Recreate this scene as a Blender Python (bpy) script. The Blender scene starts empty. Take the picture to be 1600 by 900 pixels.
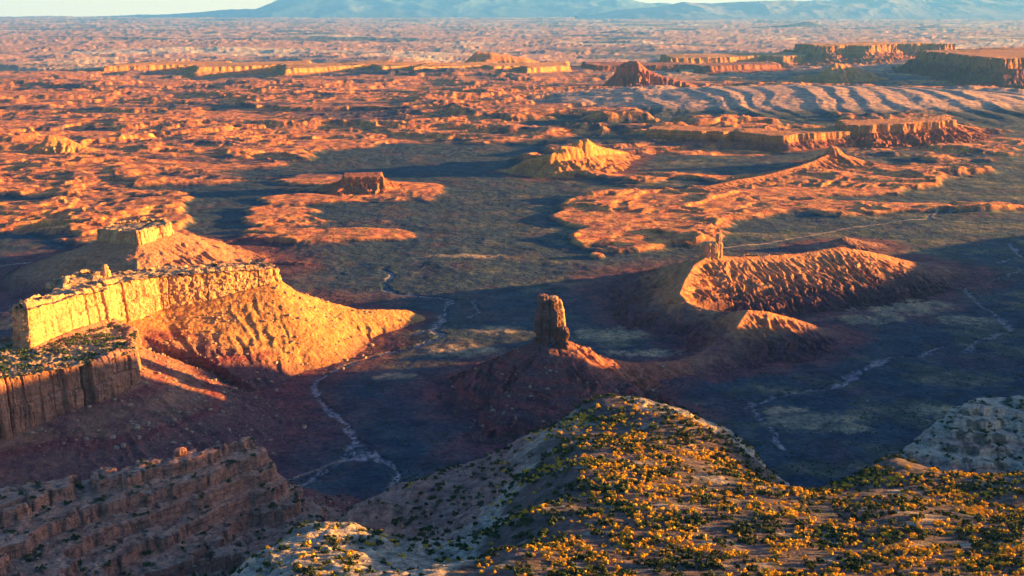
import bpy, math, random
import numpy as np, time
_t0 = time.time()
def tick(n): print('TICK', n, round(time.time() - _t0, 1))
R = math.radians
rng = np.random.default_rng(7)
random.seed(7)
sc = bpy.context.scene
# ------------------------------------------------------------------ camera, sky, sun, exposure
FPX, TH, HC = 1716.0, R(13.9), 600.0
CT, ST = math.cos(TH), math.sin(TH)
cam_d = bpy.data.cameras.new('camera'); cam = bpy.data.objects.new('camera', cam_d)
sc.collection.objects.link(cam); sc.camera = cam
cam.location = (0, 0, HC); cam.rotation_euler = (R(90) - TH, 0, 0)
cam_d.sensor_width = 36; cam_d.lens = 36 * FPX / 1600
cam_d.clip_start = 5; cam_d.clip_end = 600000

SUN_EL, SUN_AZ = 5.5, 9.0            # elevation; angle from +X towards +Y
SUN_STRENGTH, SKY_STRENGTH, EXPOSURE = 5.0, 0.068, 3.0
sv = (math.cos(R(SUN_EL)) * math.cos(R(SUN_AZ)), math.cos(R(SUN_EL)) * math.sin(R(SUN_AZ)), math.sin(R(SUN_EL)))
w = bpy.data.worlds.new("World"); sc.world = w; w.use_nodes = True
wn = w.node_tree; bg = wn.nodes['Background']
sky = wn.nodes.new('ShaderNodeTexSky'); sky.sky_type = 'NISHITA'; sky.sun_disc = False
sky.sun_elevation = R(SUN_EL); sky.sun_rotation = R(90 - SUN_AZ); sky.altitude = 1500
sky.air_density = 1.0; sky.dust_density = 4.0; sky.ozone_density = 2.5
hs = wn.nodes.new('ShaderNodeHueSaturation'); hs.inputs['Saturation'].default_value = 1.2; hs.inputs['Hue'].default_value = 0.512
wn.links.new(sky.outputs[0], hs.inputs['Color'])
# warm evening band along the horizon
tc = wn.nodes.new('ShaderNodeTexCoord'); sx = wn.nodes.new('ShaderNodeSeparateXYZ'); wn.links.new(tc.outputs['Generated'], sx.inputs[0])
mr = wn.nodes.new('ShaderNodeMapRange'); mr.interpolation_type = 'SMOOTHSTEP'; wn.links.new(sx.outputs[2], mr.inputs[0])
mr.inputs[1].default_value = 0.0; mr.inputs[2].default_value = 0.09; mr.inputs[3].default_value = 0.9; mr.inputs[4].default_value = 0.0
mx = wn.nodes.new('ShaderNodeMix'); mx.data_type = 'RGBA'; wn.links.new(mr.outputs[0], mx.inputs[0]); wn.links.new(hs.outputs[0], mx.inputs[6]); mx.inputs[7].default_value = (4.6, 3.5, 1.8, 1)
wn.links.new(mx.outputs[2], bg.inputs[0])
bg.inputs[1].default_value = SKY_STRENGTH
sl = bpy.data.lights.new('sun', 'SUN'); sl.energy = SUN_STRENGTH; sl.angle = R(0.5); sl.color = (1.0, 0.54, 0.10)
so = bpy.data.objects.new('sun', sl); sc.collection.objects.link(so)
from mathutils import Vector
so.rotation_euler = Vector(sv).to_track_quat('Z', 'Y').to_euler(); so.location = (0, 0, 3000)
sc.view_settings.view_transform = 'Standard'; sc.view_settings.look = 'None'
sc.view_settings.exposure = EXPOSURE; sc.view_settings.gamma = 1
sc.cycles.max_bounces = 4; sc.cycles.diffuse_bounces = 2; sc.cycles.volume_bounces = 0
sc.cycles.glossy_bounces = 1; sc.cycles.use_adaptive_sampling = True; sc.cycles.adaptive_threshold = 0.02

# ------------------------------------------------------------------ helpers
def P(px, py, z=None, Y=None):
    """point of the place seen at photo pixel (px,py) at height z or at depth Y"""
    d = (px - 800, FPX * CT - (py - 450) * ST, -FPX * ST - (py - 450) * CT)
    k = (z - HC) / d[2] if Y is None else Y / d[1]
    return (d[0] * k, d[1] * k, HC + d[2] * k)
def PX(x, y, z=0):
    z = z - HC; u = y * CT - z * ST; v = y * ST + z * CT
    return 800 + FPX * x / u, 450 - FPX * v / u

def _h(ix, iy, s):
    n = (ix.astype(np.uint32) * np.uint32(374761393) + iy.astype(np.uint32) * np.uint32(668265263) + np.uint32((s * 974634777 + 12345) & 0xffffffff))
    n = (n ^ (n >> np.uint32(13))) * np.uint32(1274126177)
    n = (n ^ (n >> np.uint32(16))) * np.uint32(2246822519)
    return (n ^ (n >> np.uint32(15)))
def hr(ix, iy=None, s=0):
    ix = np.asarray(ix).astype(np.int64)
    iy = np.zeros_like(ix) if iy is None else np.asarray(iy).astype(np.int64)
    return (_h(ix & 0xffffffff, iy & 0xffffffff, s) & np.uint32(0xffffff)).astype(np.float64) / 16777216.0
_pr = np.random.default_rng(99); _PM = _pr.permutation(1024).astype(np.int32)
_GA = _pr.random(1024) * 2 * math.pi; _GX = (np.cos(_GA) * 1.5).astype(np.float32); _GY = (np.sin(_GA) * 1.5).astype(np.float32)
def noise(x, y, s=0):
    """2-D gradient noise, about -1..1"""
    x, y = np.broadcast_arrays(x, y); x0 = np.floor(x); y0 = np.floor(y); fx = (x - x0).astype(np.float32); fy = (y - y0).astype(np.float32)
    ix = (x0.astype(np.int32) + np.int32(s * 131)) & 1023; iy = (y0.astype(np.int32) + np.int32(s * 57)) & 1023
    u = fx * fx * fx * (fx * (fx * 6 - 15) + 10); v = fy * fy * fy * (fy * (fy * 6 - 15) + 10)
    p0 = _PM[ix]; p1 = _PM[(ix + 1) & 1023]
    def g(p, dx, dy):
        h = _PM[(p + iy + dy) & 1023]
        return _GX[h] * (fx - dx) + _GY[h] * (fy - dy)
    a = g(p0, 0, 0); b = g(p1, 1, 0); c = g(p0, 0, 1); d = g(p1, 1, 1)
    e = a + (b - a) * u
    return (e + ((c + (d - c) * u) - e) * v).astype(np.float64)
def fbm(x, y, o=4, s=0, lac=2.03, gain=0.5):
    t = 0; a = 1.0; n = 0
    for i in range(o):
        t = t + a * noise(x + 17.3 * i, y - 9.1 * i, s + i); n += a; a *= gain; x = x * lac; y = y * lac
    return t / n * 1.3
def ridged(x, y, o=4, s=0, lac=2.1, gain=0.55):
    t = 0; a = 1.0; n = 0; w_ = 1.0
    for i in range(o):
        r = 1 - np.abs(noise(x + 3.7 * i, y + 5.1 * i, s + i)); r = r * r
        t = t + a * r * w_; w_ = np.clip(r * 1.4, 0, 1); n += a; a *= gain; x = x * lac; y = y * lac
    return t / n
def sstep(a, b, x):
    t = np.clip((x - a) / (b - a), 0, 1); return t * t * (3 - 2 * t)
def mix(a, b, t): return a + (b - a) * t
def terr(z, step, k):
    q = z / step; f = q - np.floor(q); return (np.floor(q) + sstep(0.5 - k / 2, 0.5 + k / 2, f)) * step
def cells(s, per, mean, seed):
    """irregular blocks along a wall: block id, distance to the nearest joint, id of that joint"""
    g = np.random.default_rng(seed); n = max(3, int(per / mean)); w_ = g.gamma(2.2, 1, n); c = np.concatenate([[0], np.cumsum(w_)]) / w_.sum() * per
    s = np.mod(s, per); i = np.clip(np.searchsorted(c, s, 'right') - 1, 0, n - 1); a = s - c[i]; b = c[i + 1] - s
    return i, np.minimum(a, b), np.where(a < b, i, (i + 1) % n)
def C3(*c): return np.array(c, dtype=float)

def add_mesh(name, V, F, mat, parent=None, col=None, smooth=True, loc=(0, 0, 0), mats=None, mi=None):
    V = np.asarray(V, dtype=np.float32) - np.asarray(loc, dtype=np.float32); F = np.asarray(F, dtype=np.int32)
    me = bpy.data.meshes.new(name); nf, k = F.shape
    me.vertices.add(len(V)); me.vertices.foreach_set('co', V.ravel())
    me.loops.add(nf * k); me.loops.foreach_set('vertex_index', F.ravel())
    me.polygons.add(nf); me.polygons.foreach_set('loop_start', np.arange(0, nf * k, k, dtype=np.int32))
    me.polygons.foreach_set('use_smooth', np.full(nf, smooth, dtype=bool))
    for m in (mats or [mat]): me.materials.append(m)
    if mi is not None: me.polygons.foreach_set('material_index', np.asarray(mi, dtype=np.int32))
    if col is not None:
        a = me.color_attributes.new('Col', 'FLOAT_COLOR', 'POINT')
        c = np.ones((len(V), 4), dtype=np.float32); c[:, :3] = col; a.data.foreach_set('color', c.ravel())
    me.update(calc_edges=True)
    o = bpy.data.objects.new(name, me); sc.collection.objects.link(o)
    if parent is not None: o.parent = parent
    else: o.location = loc
    return o
def tag(o, label=None, cat=None, group=None, kind=None):
    if label: o['label'] = label
    if cat: o['category'] = cat
    if group: o['group'] = group
    if kind: o['kind'] = kind
    return o
def thing(name, loc, label, cat, group=None):
    o = bpy.data.objects.new(name, None); sc.collection.objects.link(o); o.location = loc
    o.empty_display_size = 10
    return tag(o, label, cat, group)
def grid_faces(nx, ny, wrap=False):
    i = np.arange(nx if wrap else nx - 1); j = np.arange(ny - 1)
    I, J = np.meshgrid(i, j); I2 = (I + 1) % nx
    return np.stack([J * nx + I, J * nx + I2, (J + 1) * nx + I2, (J + 1) * nx + I], -1).reshape(-1, 4)
def cull(V, F, keep, *arrs):
    """keep faces flagged, drop unused vertices"""
    F = F[keep]; used = np.unique(F); m = np.full(len(V), -1); m[used] = np.arange(len(used))
    return (V[used], m[F]) + tuple(a[used] for a in arrs)

# ------------------------------------------------------------------ materials
class NT:
    def __init__(s, name, rough=0.95):
        s.m = bpy.data.materials.new(name); s.m.use_nodes = True; s.t = s.m.node_tree
        s.b = s.t.nodes['Principled BSDF']; s.b.inputs['Roughness'].default_value = rough
        s.b.inputs['Specular IOR Level'].default_value = 0.12
        s.pos = s.n('ShaderNodeNewGeometry').outputs['Position']
    def n(s, t, **k):
        n = s.t.nodes.new(t)
        for a, b in k.items(): setattr(n, a, b)
        return n
    def l(s, a, b): s.t.links.new(a, b)
    def scale(s, vec, sc_):
        m = s.n('ShaderNodeMapping'); m.inputs['Scale'].default_value = sc_; s.l(vec, m.inputs[0]); return m.outputs[0]
    def noise(s, vec, scale, detail=4, rough=0.55, dist=0):
        n = s.n('ShaderNodeTexNoise'); s.l(vec, n.inputs['Vector']); n.inputs['Scale'].default_value = scale
        n.inputs['Detail'].default_value = detail; n.inputs['Roughness'].default_value = rough; n.inputs['Distortion'].default_value = dist
        return n.outputs['Fac']
    def voro(s, vec, scale, feature='F1', out='Distance', rand=1):
        n = s.n('ShaderNodeTexVoronoi'); n.feature = feature; s.l(vec, n.inputs['Vector']); n.inputs['Scale'].default_value = scale
        n.inputs['Randomness'].default_value = rand
        return n.outputs[out]
    def ramp(s, f, stops, interp='LINEAR'):
        n = s.n('ShaderNodeValToRGB'); s.l(f, n.inputs[0]); cr = n.color_ramp; cr.interpolation = interp
        while len(cr.elements) < len(stops): cr.elements.new(0.5)
        for e, (p_, c) in zip(cr.elements, stops):
            e.position = p_; e.color = (c, c, c, 1) if not hasattr(c, '__len__') else (*c, 1)
        return n.outputs[0]
    def mix(s, a, b, f, mode='MIX'):
        n = s.n('ShaderNodeMix', data_type='RGBA', blend_type=mode)
        for v, i in ((f, 0), (a, 6), (b, 7)):
            if hasattr(v, 'links') or hasattr(v, 'is_linked'): s.l(v, n.inputs[i])
            elif i == 0: n.inputs[0].default_value = v
            else: n.inputs[i].default_value = (*v, 1) if len(v) == 3 else v
        return n.outputs[2]
    def math(s, op, a, b=0.0):
        n = s.n('ShaderNodeMath', operation=op)
        for i, v in ((0, a), (1, b)):
            if isinstance(v, (int, float)): n.inputs[i].default_value = v
            else: s.l(v, n.inputs[i])
        return n.outputs[0]
    def sepz(s):
        n = s.n('ShaderNodeSeparateXYZ'); s.l(s.pos, n.inputs[0]); return n.outputs[2]
    def comb(s, x, y, z):
        n = s.n('ShaderNodeCombineXYZ')
        for i, v in enumerate((x, y, z)):
            if isinstance(v, (int, float)): n.inputs[i].default_value = v
            else: s.l(v, n.inputs[i])
        return n.outputs[0]
    def bump(s, h, strength, dist, prev=None):
        n = s.n('ShaderNodeBump'); s.l(h, n.inputs['Height']); n.inputs['Strength'].default_value = strength; n.inputs['Distance'].default_value = dist
        if prev is not None: s.l(prev, n.inputs['Normal'])
        return n.outputs[0]
    def out(s, col, nrm=None):
        s.l(col, s.b.inputs['Base Color'])
        if nrm is not None: s.l(nrm, s.b.inputs['Normal'])
        return s.m
    def attr(s):
        n = s.n('ShaderNodeAttribute'); n.attribute_name = 'Col'; return n.outputs['Color']

def mat_ground():
    t = NT('desert_ground'); a = t.attr()
    v = t.noise(t.scale(t.pos, (1, 1, 0)), 0.018, 8, 0.65)
    c = t.mix(a, t.ramp(v, [(0.32, (0.35, 0.42, 0.6)), (0.5, 1.0), (0.68, (2.0, 1.6, 1.25))]), 1.0, 'MULTIPLY')
    f2 = t.noise(t.scale(t.pos, (1, 1, 0)), 0.11, 6, 0.7)
    c = t.mix(c, t.ramp(f2, [(0.36, 0.55), (0.5, 1.0), (0.66, 1.6)]), 1.0, 'MULTIPLY')
    # low scrub speckle
    d = t.voro(t.scale(t.pos, (1, 1, 0)), 0.14)
    sp = t.ramp(d, [(0.16, 1.0), (0.34, 0.0)])
    patch = t.ramp(t.noise(t.pos, 0.012, 4), [(0.4, 0.15), (0.6, 0.75)])
    c = t.mix(c, (0.022, 0.034, 0.028), t.math('MULTIPLY', sp, patch))
    b1 = t.bump(t.noise(t.pos, 0.035, 8, 0.6), 0.7, 10)
    b2 = t.bump(t.noise(t.pos, 0.25, 4, 0.6), 0.6, 1.2, b1)
    return t.out(c, b2)
def mat_talus(name='talus'):
    t = NT(name); a = t.attr()
    z = t.sepz(); wob = t.noise(t.pos, 0.02, 4)
    zz = t.math('ADD', z, t.math('MULTIPLY', wob, 26.0))
    band = t.noise(t.comb(0.0, 0.0, zz), 0.13, 3, 0.6)
    c = t.mix(a, t.ramp(band, [(0.35, (0.62, 0.5, 0.55)), (0.5, 1.0), (0.68, (1.35, 1.25, 1.15))]), 0.75, 'MULTIPLY')
    v = t.noise(t.pos, 0.09, 7, 0.7)
    c = t.mix(c, t.ramp(v, [(0.32, 0.6), (0.5, 1.0), (0.7, 1.35)]), 1.0, 'MULTIPLY')
    d = t.voro(t.pos, 0.16); e = t.voro(t.pos, 0.42)
    c = t.mix(c, (0.38, 0.19, 0.10), t.math('MULTIPLY', t.ramp(d, [(0.10, 1.0), (0.26, 0.0)]), 0.6))
    c = t.mix(c, (0.035, 0.035, 0.03), t.math('MULTIPLY', t.ramp(t.voro(t.pos, 0.11, 'F1'), [(0.12, 1.0), (0.22, 0.0)]), 0.6))
    b1 = t.bump(t.math('SUBTRACT', 1.0, d), 0.8, 2.0)
    b2 = t.bump(t.math('SUBTRACT', 1.0, e), 0.7, 0.8, b1)
    b3 = t.bump(v, 0.8, 5, b2)
    return t.out(c, b3)
def mat_cliff(name, c1, c2, c3, streak=0.55, zs=0.10):
    """banded sandstone with desert varnish: c1 main, c2 darker bed, c3 pale bed"""
    t = NT(name); z = t.sepz(); wob = t.noise(t.pos, 0.015, 3)
    zz = t.math('ADD', z, t.math('MULTIPLY', wob, 18.0))
    band = t.noise(t.comb(0.0, 0.0, zz), zs, 5, 0.65)
    c = t.ramp(band, [(0.3, c2), (0.45, c1), (0.58, c1), (0.7, c3)])
    st = t.noise(t.scale(t.pos, (0.28, 0.28, 0.03)), 1.0, 5, 0.6)
    c = t.mix(c, t.ramp(st, [(0.36, (0.42, 0.30, 0.28)), (0.5, 1.0), (0.7, (1.2, 1.15, 1.05))]), streak, 'MULTIPLY')
    blot = t.noise(t.pos, 0.05, 6, 0.6)
    c = t.mix(c, t.ramp(blot, [(0.35, 0.72), (0.6, 1.12)]), 1.0, 'MULTIPLY')
    fine = t.noise(t.scale(t.pos, (1, 1, 2.2)), 0.35, 6, 0.65)
    b = t.bump(t.noise(t.comb(0.0, 0.0, zz), 0.55, 3, 0.6), 0.6, 1.0)
    b = t.bump(fine, 0.9, 1.8, b)
    return t.out(c, b)
def mat_rock(name, tint=(1, 1, 1)):
    """slickrock: colour attribute times banding, cracks and lichen dark patches"""
    t = NT(name); a = t.attr(); z = t.sepz(); wob = t.noise(t.pos, 0.012, 3)
    zz = t.math('ADD', z, t.math('MULTIPLY', wob, 22.0))
    band = t.noise(t.comb(0.0, 0.0, zz), 0.35, 4, 0.7)
    c = t.mix(a, t.ramp(band, [(0.34, (0.55, 0.48, 0.46)), (0.5, 1.0), (0.66, (1.25, 1.22, 1.18))]), 0.9, 'MULTIPLY')
    c = t.mix(c, t.ramp(t.noise(t.pos, 0.16, 8, 0.7), [(0.34, 0.45), (0.5, 1.0), (0.7, 1.3)]), 0.9, 'MULTIPLY')
    e = t.voro(t.scale(t.pos, (1, 1.6, 1)), 0.12, 'DISTANCE_TO_EDGE')
    c = t.mix(c, (0.05, 0.045, 0.04), t.math('MULTIPLY', t.ramp(e, [(0.0, 1.0), (0.05, 0.0)]), 0.6))
    b = t.bump(t.ramp(e, [(0.0, 0.0), (0.08, 1.0)]), 0.5, 1.0)
    b = t.bump(t.noise(t.comb(0.0, 0.0, zz), 1.1, 3, 0.6), 0.8, 0.7, b)
    b = t.bump(t.noise(t.pos, 0.3, 7, 0.65), 0.9, 1.6, b)
    return t.out(c, b)
def mat_leaf(name, ca, cb):
    t = NT(name, 0.8)
    c = t.mix(ca, cb, t.noise(t.pos, 0.9, 3))
    r = t.n('ShaderNodeObjectInfo').outputs['Random']
    c = t.mix(c, t.ramp(r, [(0, 0.8), (1, 1.2)]), 1.0, 'MULTIPLY')
    return t.out(c)
def mat_plain(name, col, sc_=0.4):
    t = NT(name); c = t.mix(col, tuple(x * 0.5 for x in col), t.ramp(t.noise(t.pos, sc_, 6, 0.65), [(0.4, 0), (0.65, 1)]))
    return t.out(c, t.bump(t.noise(t.pos, sc_ * 2, 5), 0.8, 0.8))

M_GROUND = mat_ground(); M_TALUS = mat_talus()
M_GOLD = mat_cliff('golden_sandstone_cliff', (0.52, 0.265, 0.125), (0.38, 0.155, 0.085), (0.60, 0.345, 0.165))
M_RED = mat_cliff('red_sandstone_cliff', (0.36, 0.15, 0.095), (0.20, 0.07, 0.055), (0.46, 0.24, 0.14))
M_SPIRE = mat_cliff('brown_sandstone_spire', (0.17, 0.08, 0.062), (0.085, 0.04, 0.036), (0.25, 0.13, 0.09), 0.5, 0.16)
M_SLICK = mat_rock('slickrock')
M_BOULDER = mat_plain('boulder_stone', (0.42, 0.25, 0.16))
M_REDSTONE = mat_plain('ledge_stone', (0.42, 0.235, 0.155))
M_WOOD = mat_plain('shrub_wood', (0.14, 0.1, 0.07), 3)
M_LEAFG = mat_leaf('sunlit_gold_leaves', (0.80, 0.42, 0.03), (0.55, 0.30, 0.02))  # low sun's gold is put into the leaf colour
M_LEAFD = mat_leaf('juniper_leaves', (0.065, 0.075, 0.022), (0.025, 0.040, 0.016))

# ------------------------------------------------------------------ landform maths
class Line:
    """polyline with a height, a talus reach and a cliff share at every vertex"""
    def __init__(s, pts, closed=False, cf=0.0, p=1.5, Lk=2.6, rill=0.22, rs=26, seed=1, edge=0.0, Ls=None):
        a = np.array([q[:3] for q in pts], float); s.closed = closed
        s.P = a[:, :2]; s.h = a[:, 2]; s.cf = cf; s.p = p; s.rill = rill; s.rs = rs; s.seed = seed; s.edge = edge
        s.L = np.array([q[3] if len(q) > 3 else q[2] * Lk for q in pts], float)
    def eval(s, x, y):
        """height above the valley, reach fraction t, inside flag"""
        sh = x.shape; x = x.ravel(); y = y.ravel()
        if s.edge:
            x = x + s.edge * fbm(x / 45, y / 45, 3, s.seed + 40); y = y + s.edge * fbm(x / 45 + 9, y / 45, 3, s.seed + 44)
        n = len(s.P); best = np.full(x.shape, 1e18); H = np.zeros_like(x); L = np.ones_like(x); S = np.zeros_like(x); T = 0.0
        ins = np.zeros(x.shape, bool)
        for i in range(n if s.closed else n - 1):
            a = s.P[i]; b = s.P[(i + 1) % n]; d = b - a; l2 = d @ d + 1e-9
            t = np.clip(((x - a[0]) * d[0] + (y - a[1]) * d[1]) / l2, 0, 1)
            dd = (x - a[0] - t * d[0]) ** 2 + (y - a[1] - t * d[1]) ** 2
            m = dd < best; best = np.where(m, dd, best)
            H = np.where(m, s.h[i] + (s.h[(i + 1) % n] - s.h[i]) * t, H)
            L = np.where(m, s.L[i] + (s.L[(i + 1) % n] - s.L[i]) * t, L)
            S = np.where(m, T + t * math.sqrt(l2), S); T += math.sqrt(l2)
            if s.closed:
                c = ((a[1] > y) != (b[1] > y)) & (x < (b[0] - a[0]) * (y - a[1]) / (b[1] - a[1] + 1e-12) + a[0]); ins ^= c
        d = np.sqrt(best)
        d = np.where(ins, 0, d); t = d / L
        r = ridged((x + 0.6 * y) / s.rs / 1.6, (y - 0.3 * x) / s.rs / 1.6, 3, s.seed + 3) - 0.5
        rs_ = ridged((S + 12 * fbm(x / 40, y / 40, 2, s.seed + 20)) / s.rs, d / s.rs / 5, 3, s.seed) - 0.5
        k = np.clip(t * 5, 0, 1)
        tt = np.clip(t - k * (s.rill * rs_ * 1.25 + s.rill * 0.12 * r) * (0.35 + t), 0, 1)
        h = H * (1 - s.cf) * (1 - tt) ** s.p
        if s.cf: h = h + H * s.cf * (sstep(7, 1, d) if s.closed else sstep(.24, .12, t))
        return h.reshape(sh), t.reshape(sh), ins.reshape(sh), S.reshape(sh), d.reshape(sh)

def relief(x, y):
    wx = x + 150 * fbm(x / 520, y / 520, 4, 31); wy = y + 150 * fbm(x / 520 + 5, y / 520, 4, 35)
    wx2 = wx * .92 + wy * .38; wy2 = wy * .92 - wx * .38
    am = 0.45 + 1.1 * sstep(-.4, .5, fbm(x / 1300, y / 1300, 3, 45))
    return ridged(wx2 / 380, wy2 / 300, 4, 51), ridged(wx / 1100, wy / 800, 3, 61), ridged(wx / 95, wy / 95, 3, 65), am
def base_ground(x, y):
    """valley floor and the rolling badlands, without the buttes"""
    far = sstep(2300, 5200, y)
    z = 5.0 * fbm(x / 260, y / 260, 4, 11) + 1.1 * fbm(x / 38, y / 38, 3, 12)
    bad = badmask(x, y)
    rd, rd2, rd3, am = relief(x, y); pm = sstep(8000, 12500, y)
    z = z + bad * (1 - .75 * pm) * (3 + terr(am * (16 * rd + far * 8 * rd2) + 2.0 * rd3, 7, .35))
    z = z + bad * sstep(4000, 5200, y) * terr(60 * fbm(x / 1900 + .15 * rd, y / 1500, 4, 57), 22, .16)
    # distant stepped plateaus
    pm = sstep(8500, 12500, y)
    q = fbm(x / 3600, y / 3300, 4, 71) + 0.05 * ridged(x / 900, y / 800, 3, 77)
    st = np.floor(q * 5) + sstep(0.0, 0.12, q * 5 - np.floor(q * 5))
    z = z + pm * (st * mix(15, 7, sstep(13000, 22000, y)) + 1.5 * ridged(x / 1100, y / 1500, 2, 81)) * (1 + sstep(15000, 60000, y) * 1.2)
    z = z + 560 * sstep(28000, 116000, y)
    # the striped dome
    dx = (x - 2080) / 2150; dy = (y - 7700) / 1250
    e = dx * dx + dy * dy
    dm = np.exp(-e * 1.15)
    ux = (x * 0.99 - y * 0.03) + 110 * fbm(x / 900, y / 900, 2, 91) + 14 * fbm(x / 120, y / 120, 3, 95)
    ph = ux / 165.0 + .9 * noise(ux / 400, y / 2500, 93); f = ph - np.floor(ph); a = 0.1 + 0.9 * hr(np.floor(ph), None, 5)
    pk_ = 0.15 + 0.3 * hr(np.floor(ph), None, 6)
    saw = np.where(f < pk_, f / pk_, (1 - f) / (1 - pk_)) * (.75 + .5 * fbm(x / 260, y / 420, 4, 97)) + .35 * ridged(ux / 75, y / 700, 3, 98)
    front = sstep(2.1, 1.0, e) * sstep(1300, 100, y - 7700) * sstep(400, 1100, x)
    z = z + 120 * dm + 17 * a * saw * front
    return z
_lit = [ # photo pixel ellipses on the plain: badlands (+) and flats (-)
 (100,235,330,60,1),(120,345,270,48,1),(360,205,350,60,1),(450,330,70,30,.8),(560,385,130,38,1.1),(560,300,190,18,.8),(670,180,300,40,1),
 (1010,350,120,34,1),(960,385,60,22,1),(1120,320,170,20,1),(1180,285,220,22,1),(1340,285,150,40,1),(860,250,130,26,.7),(1060,235,200,16,.6),
 (1330,330,90,14,1),(1480,328,130,8,1),(1500,250,90,22,.6),(940,408,22,6,1.2),(1050,150,500,20,.5),(1320,372,30,8,1),(1230,355,150,14,.5),
 (250,140,500,24,1),(980,330,160,24,.8),(400,410,90,14,.7),(300,390,80,14,.6),
 (330,335,50,36,-.8),(420,300,110,10,-.6),(780,330,100,50,-1.0),(700,240,200,18,-1.1),(620,262,150,9,-1),(100,420,140,22,-1),(850,195,120,12,-.8),
 (740,470,500,75,-1.6),(1100,262,170,12,-1.2),(1080,290,60,8,-1.0),(1480,410,260,55,-1.6),(1500,300,120,20,-.6),(1290,310,150,8,-.8),(1330,450,300,60,-1.5),(1500,370,200,25,-1.0),(1000,250,80,5,-.6)]
def badmask(x, y):
    px, py = PX(x, y, 0)
    m = np.zeros_like(x)
    wx = 26 * fbm(x / 520, y / 700, 4, 101); wy = 7 * fbm(x / 380, y / 700, 4, 105)
    for cx, cy, rx, ry, a in _lit:
        m = m + a * np.exp(-(((px + wx - cx) / rx) ** 2 + ((py + wy - cy) / ry) ** 2) ** 1.6)
    n = fbm(x / 620, y / 620, 6, 111) + .75 * fbm(x / 800, y / 170, 4, 115)
    dflt = sstep(260, 215, py) * 0.55
    v = m + dflt + 0.75 * n - 1.2 * np.exp(-(((x - 2080) / 2150) ** 2 + ((y - 7700) / 1250) ** 2) * 1.3)
    return sstep(0.36, 0.72, v) * sstep(2250, 2500, y)

LINES = []   # every landform's talus, also used for the colour of the ground and for standing things on it
def field(x, y, lines=None):
    H = np.zeros_like(x); T = np.full(x.shape, 9.0)
    for f in (LINES if lines is None else lines):
        h, t = f.eval(x, y)[:2]; H = np.maximum(H, h); T = np.minimum(T, t)
    return H, T
def under(g, H):
    k = sstep(0, 16, H); return g * (1 - .75 * k) + 4 * k
def near_lines(x, y):
    """lines whose reach touches the points' bounding box"""
    x0, x1, y0, y1 = x.min(), x.max(), y.min(), y.max(); r = []
    for f in LINES:
        L = f.L.max() * 1.6
        if f.P[:, 0].min() - L < x1 and f.P[:, 0].max() + L > x0 and f.P[:, 1].min() - L < y1 and f.P[:, 1].max() + L > y0: r.append(f)
    return r
def soil_color(x, y, z, T, bad, slope=None):
    n = fbm(x / 150, y / 150, 5, 201)[:, None]; n2 = fbm(x / 45, y / 60, 4, 207)[:, None]
    veg = C3(0.025, 0.040, 0.056); red = C3(0.125, 0.038, 0.042); org = C3(0.64, 0.22, 0.06); tan = C3(0.24, 0.175, 0.095)
    c = np.broadcast_to(veg, (len(x), 3)).copy()
    c = mix(c, C3(0.080, 0.045, 0.052), sstep(-0.05, 0.55, n + 0.35 * n2) * 0.65)
    br = fbm(x / 210, y / 130, 5, 241)[:, None]
    c = mix(c, mix(C3(0.17, 0.12, 0.075), C3(0.06, 0.062, 0.045), sstep(-.3, .3, n2)), sstep(.0, .35, br + .45 * n2) * sstep(-350, 300, x)[:, None] * .85)
    t = T[:, None]
    c = mix(c, red, sstep(1.75, 1.0, t + 0.35 * n + 0.25 * n2))
    c = mix(c, C3(0.42, 0.165, 0.08), sstep(1.0, 0.6, t + 0.2 * n2) * sstep(-0.5, 0.3, n2))
    b = bad[:, None] * sstep(0.05, 0.6, bad[:, None] + 0.55 * n2)
    rd = relief(x, y)[0][:, None]
    org = mix(C3(0.40, 0.115, 0.05), org, sstep(-.3, .4, n2))
    low = sstep(.24, .10, rd + .12 * n2) * sstep(-.35, .25, n + .1)
    org = mix(org, mix(C3(0.12, 0.06, 0.05), veg, sstep(-.2, .2, n2)), low * .85)
    big = fbm(x / 1900, y / 480, 5, 231)[:, None] + .35 * n
    org = mix(org, mix(veg, C3(0.09, 0.05, 0.06), sstep(-.2, .3, n2)), sstep(.16, .34, big) * .85 * sstep(3600, 4600, y)[:, None])  # dark streaks paint long shadows across the far badlands
    c = mix(c, org, b)
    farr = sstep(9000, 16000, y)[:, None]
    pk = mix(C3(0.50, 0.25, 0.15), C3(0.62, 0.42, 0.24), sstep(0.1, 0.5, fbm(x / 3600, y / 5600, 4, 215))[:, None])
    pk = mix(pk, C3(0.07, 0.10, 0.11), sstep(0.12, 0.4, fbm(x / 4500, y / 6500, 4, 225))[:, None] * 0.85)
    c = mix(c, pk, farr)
    dome = np.exp(-(((x - 2080) / 2150) ** 2 + ((y - 7700) / 1250) ** 2) * 1.6)[:, None]
    c = mix(c, C3(0.46, 0.25, 0.16), sstep(0.2, 0.4, dome) * 0.92 * (1 - farr))
    return c

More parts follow.
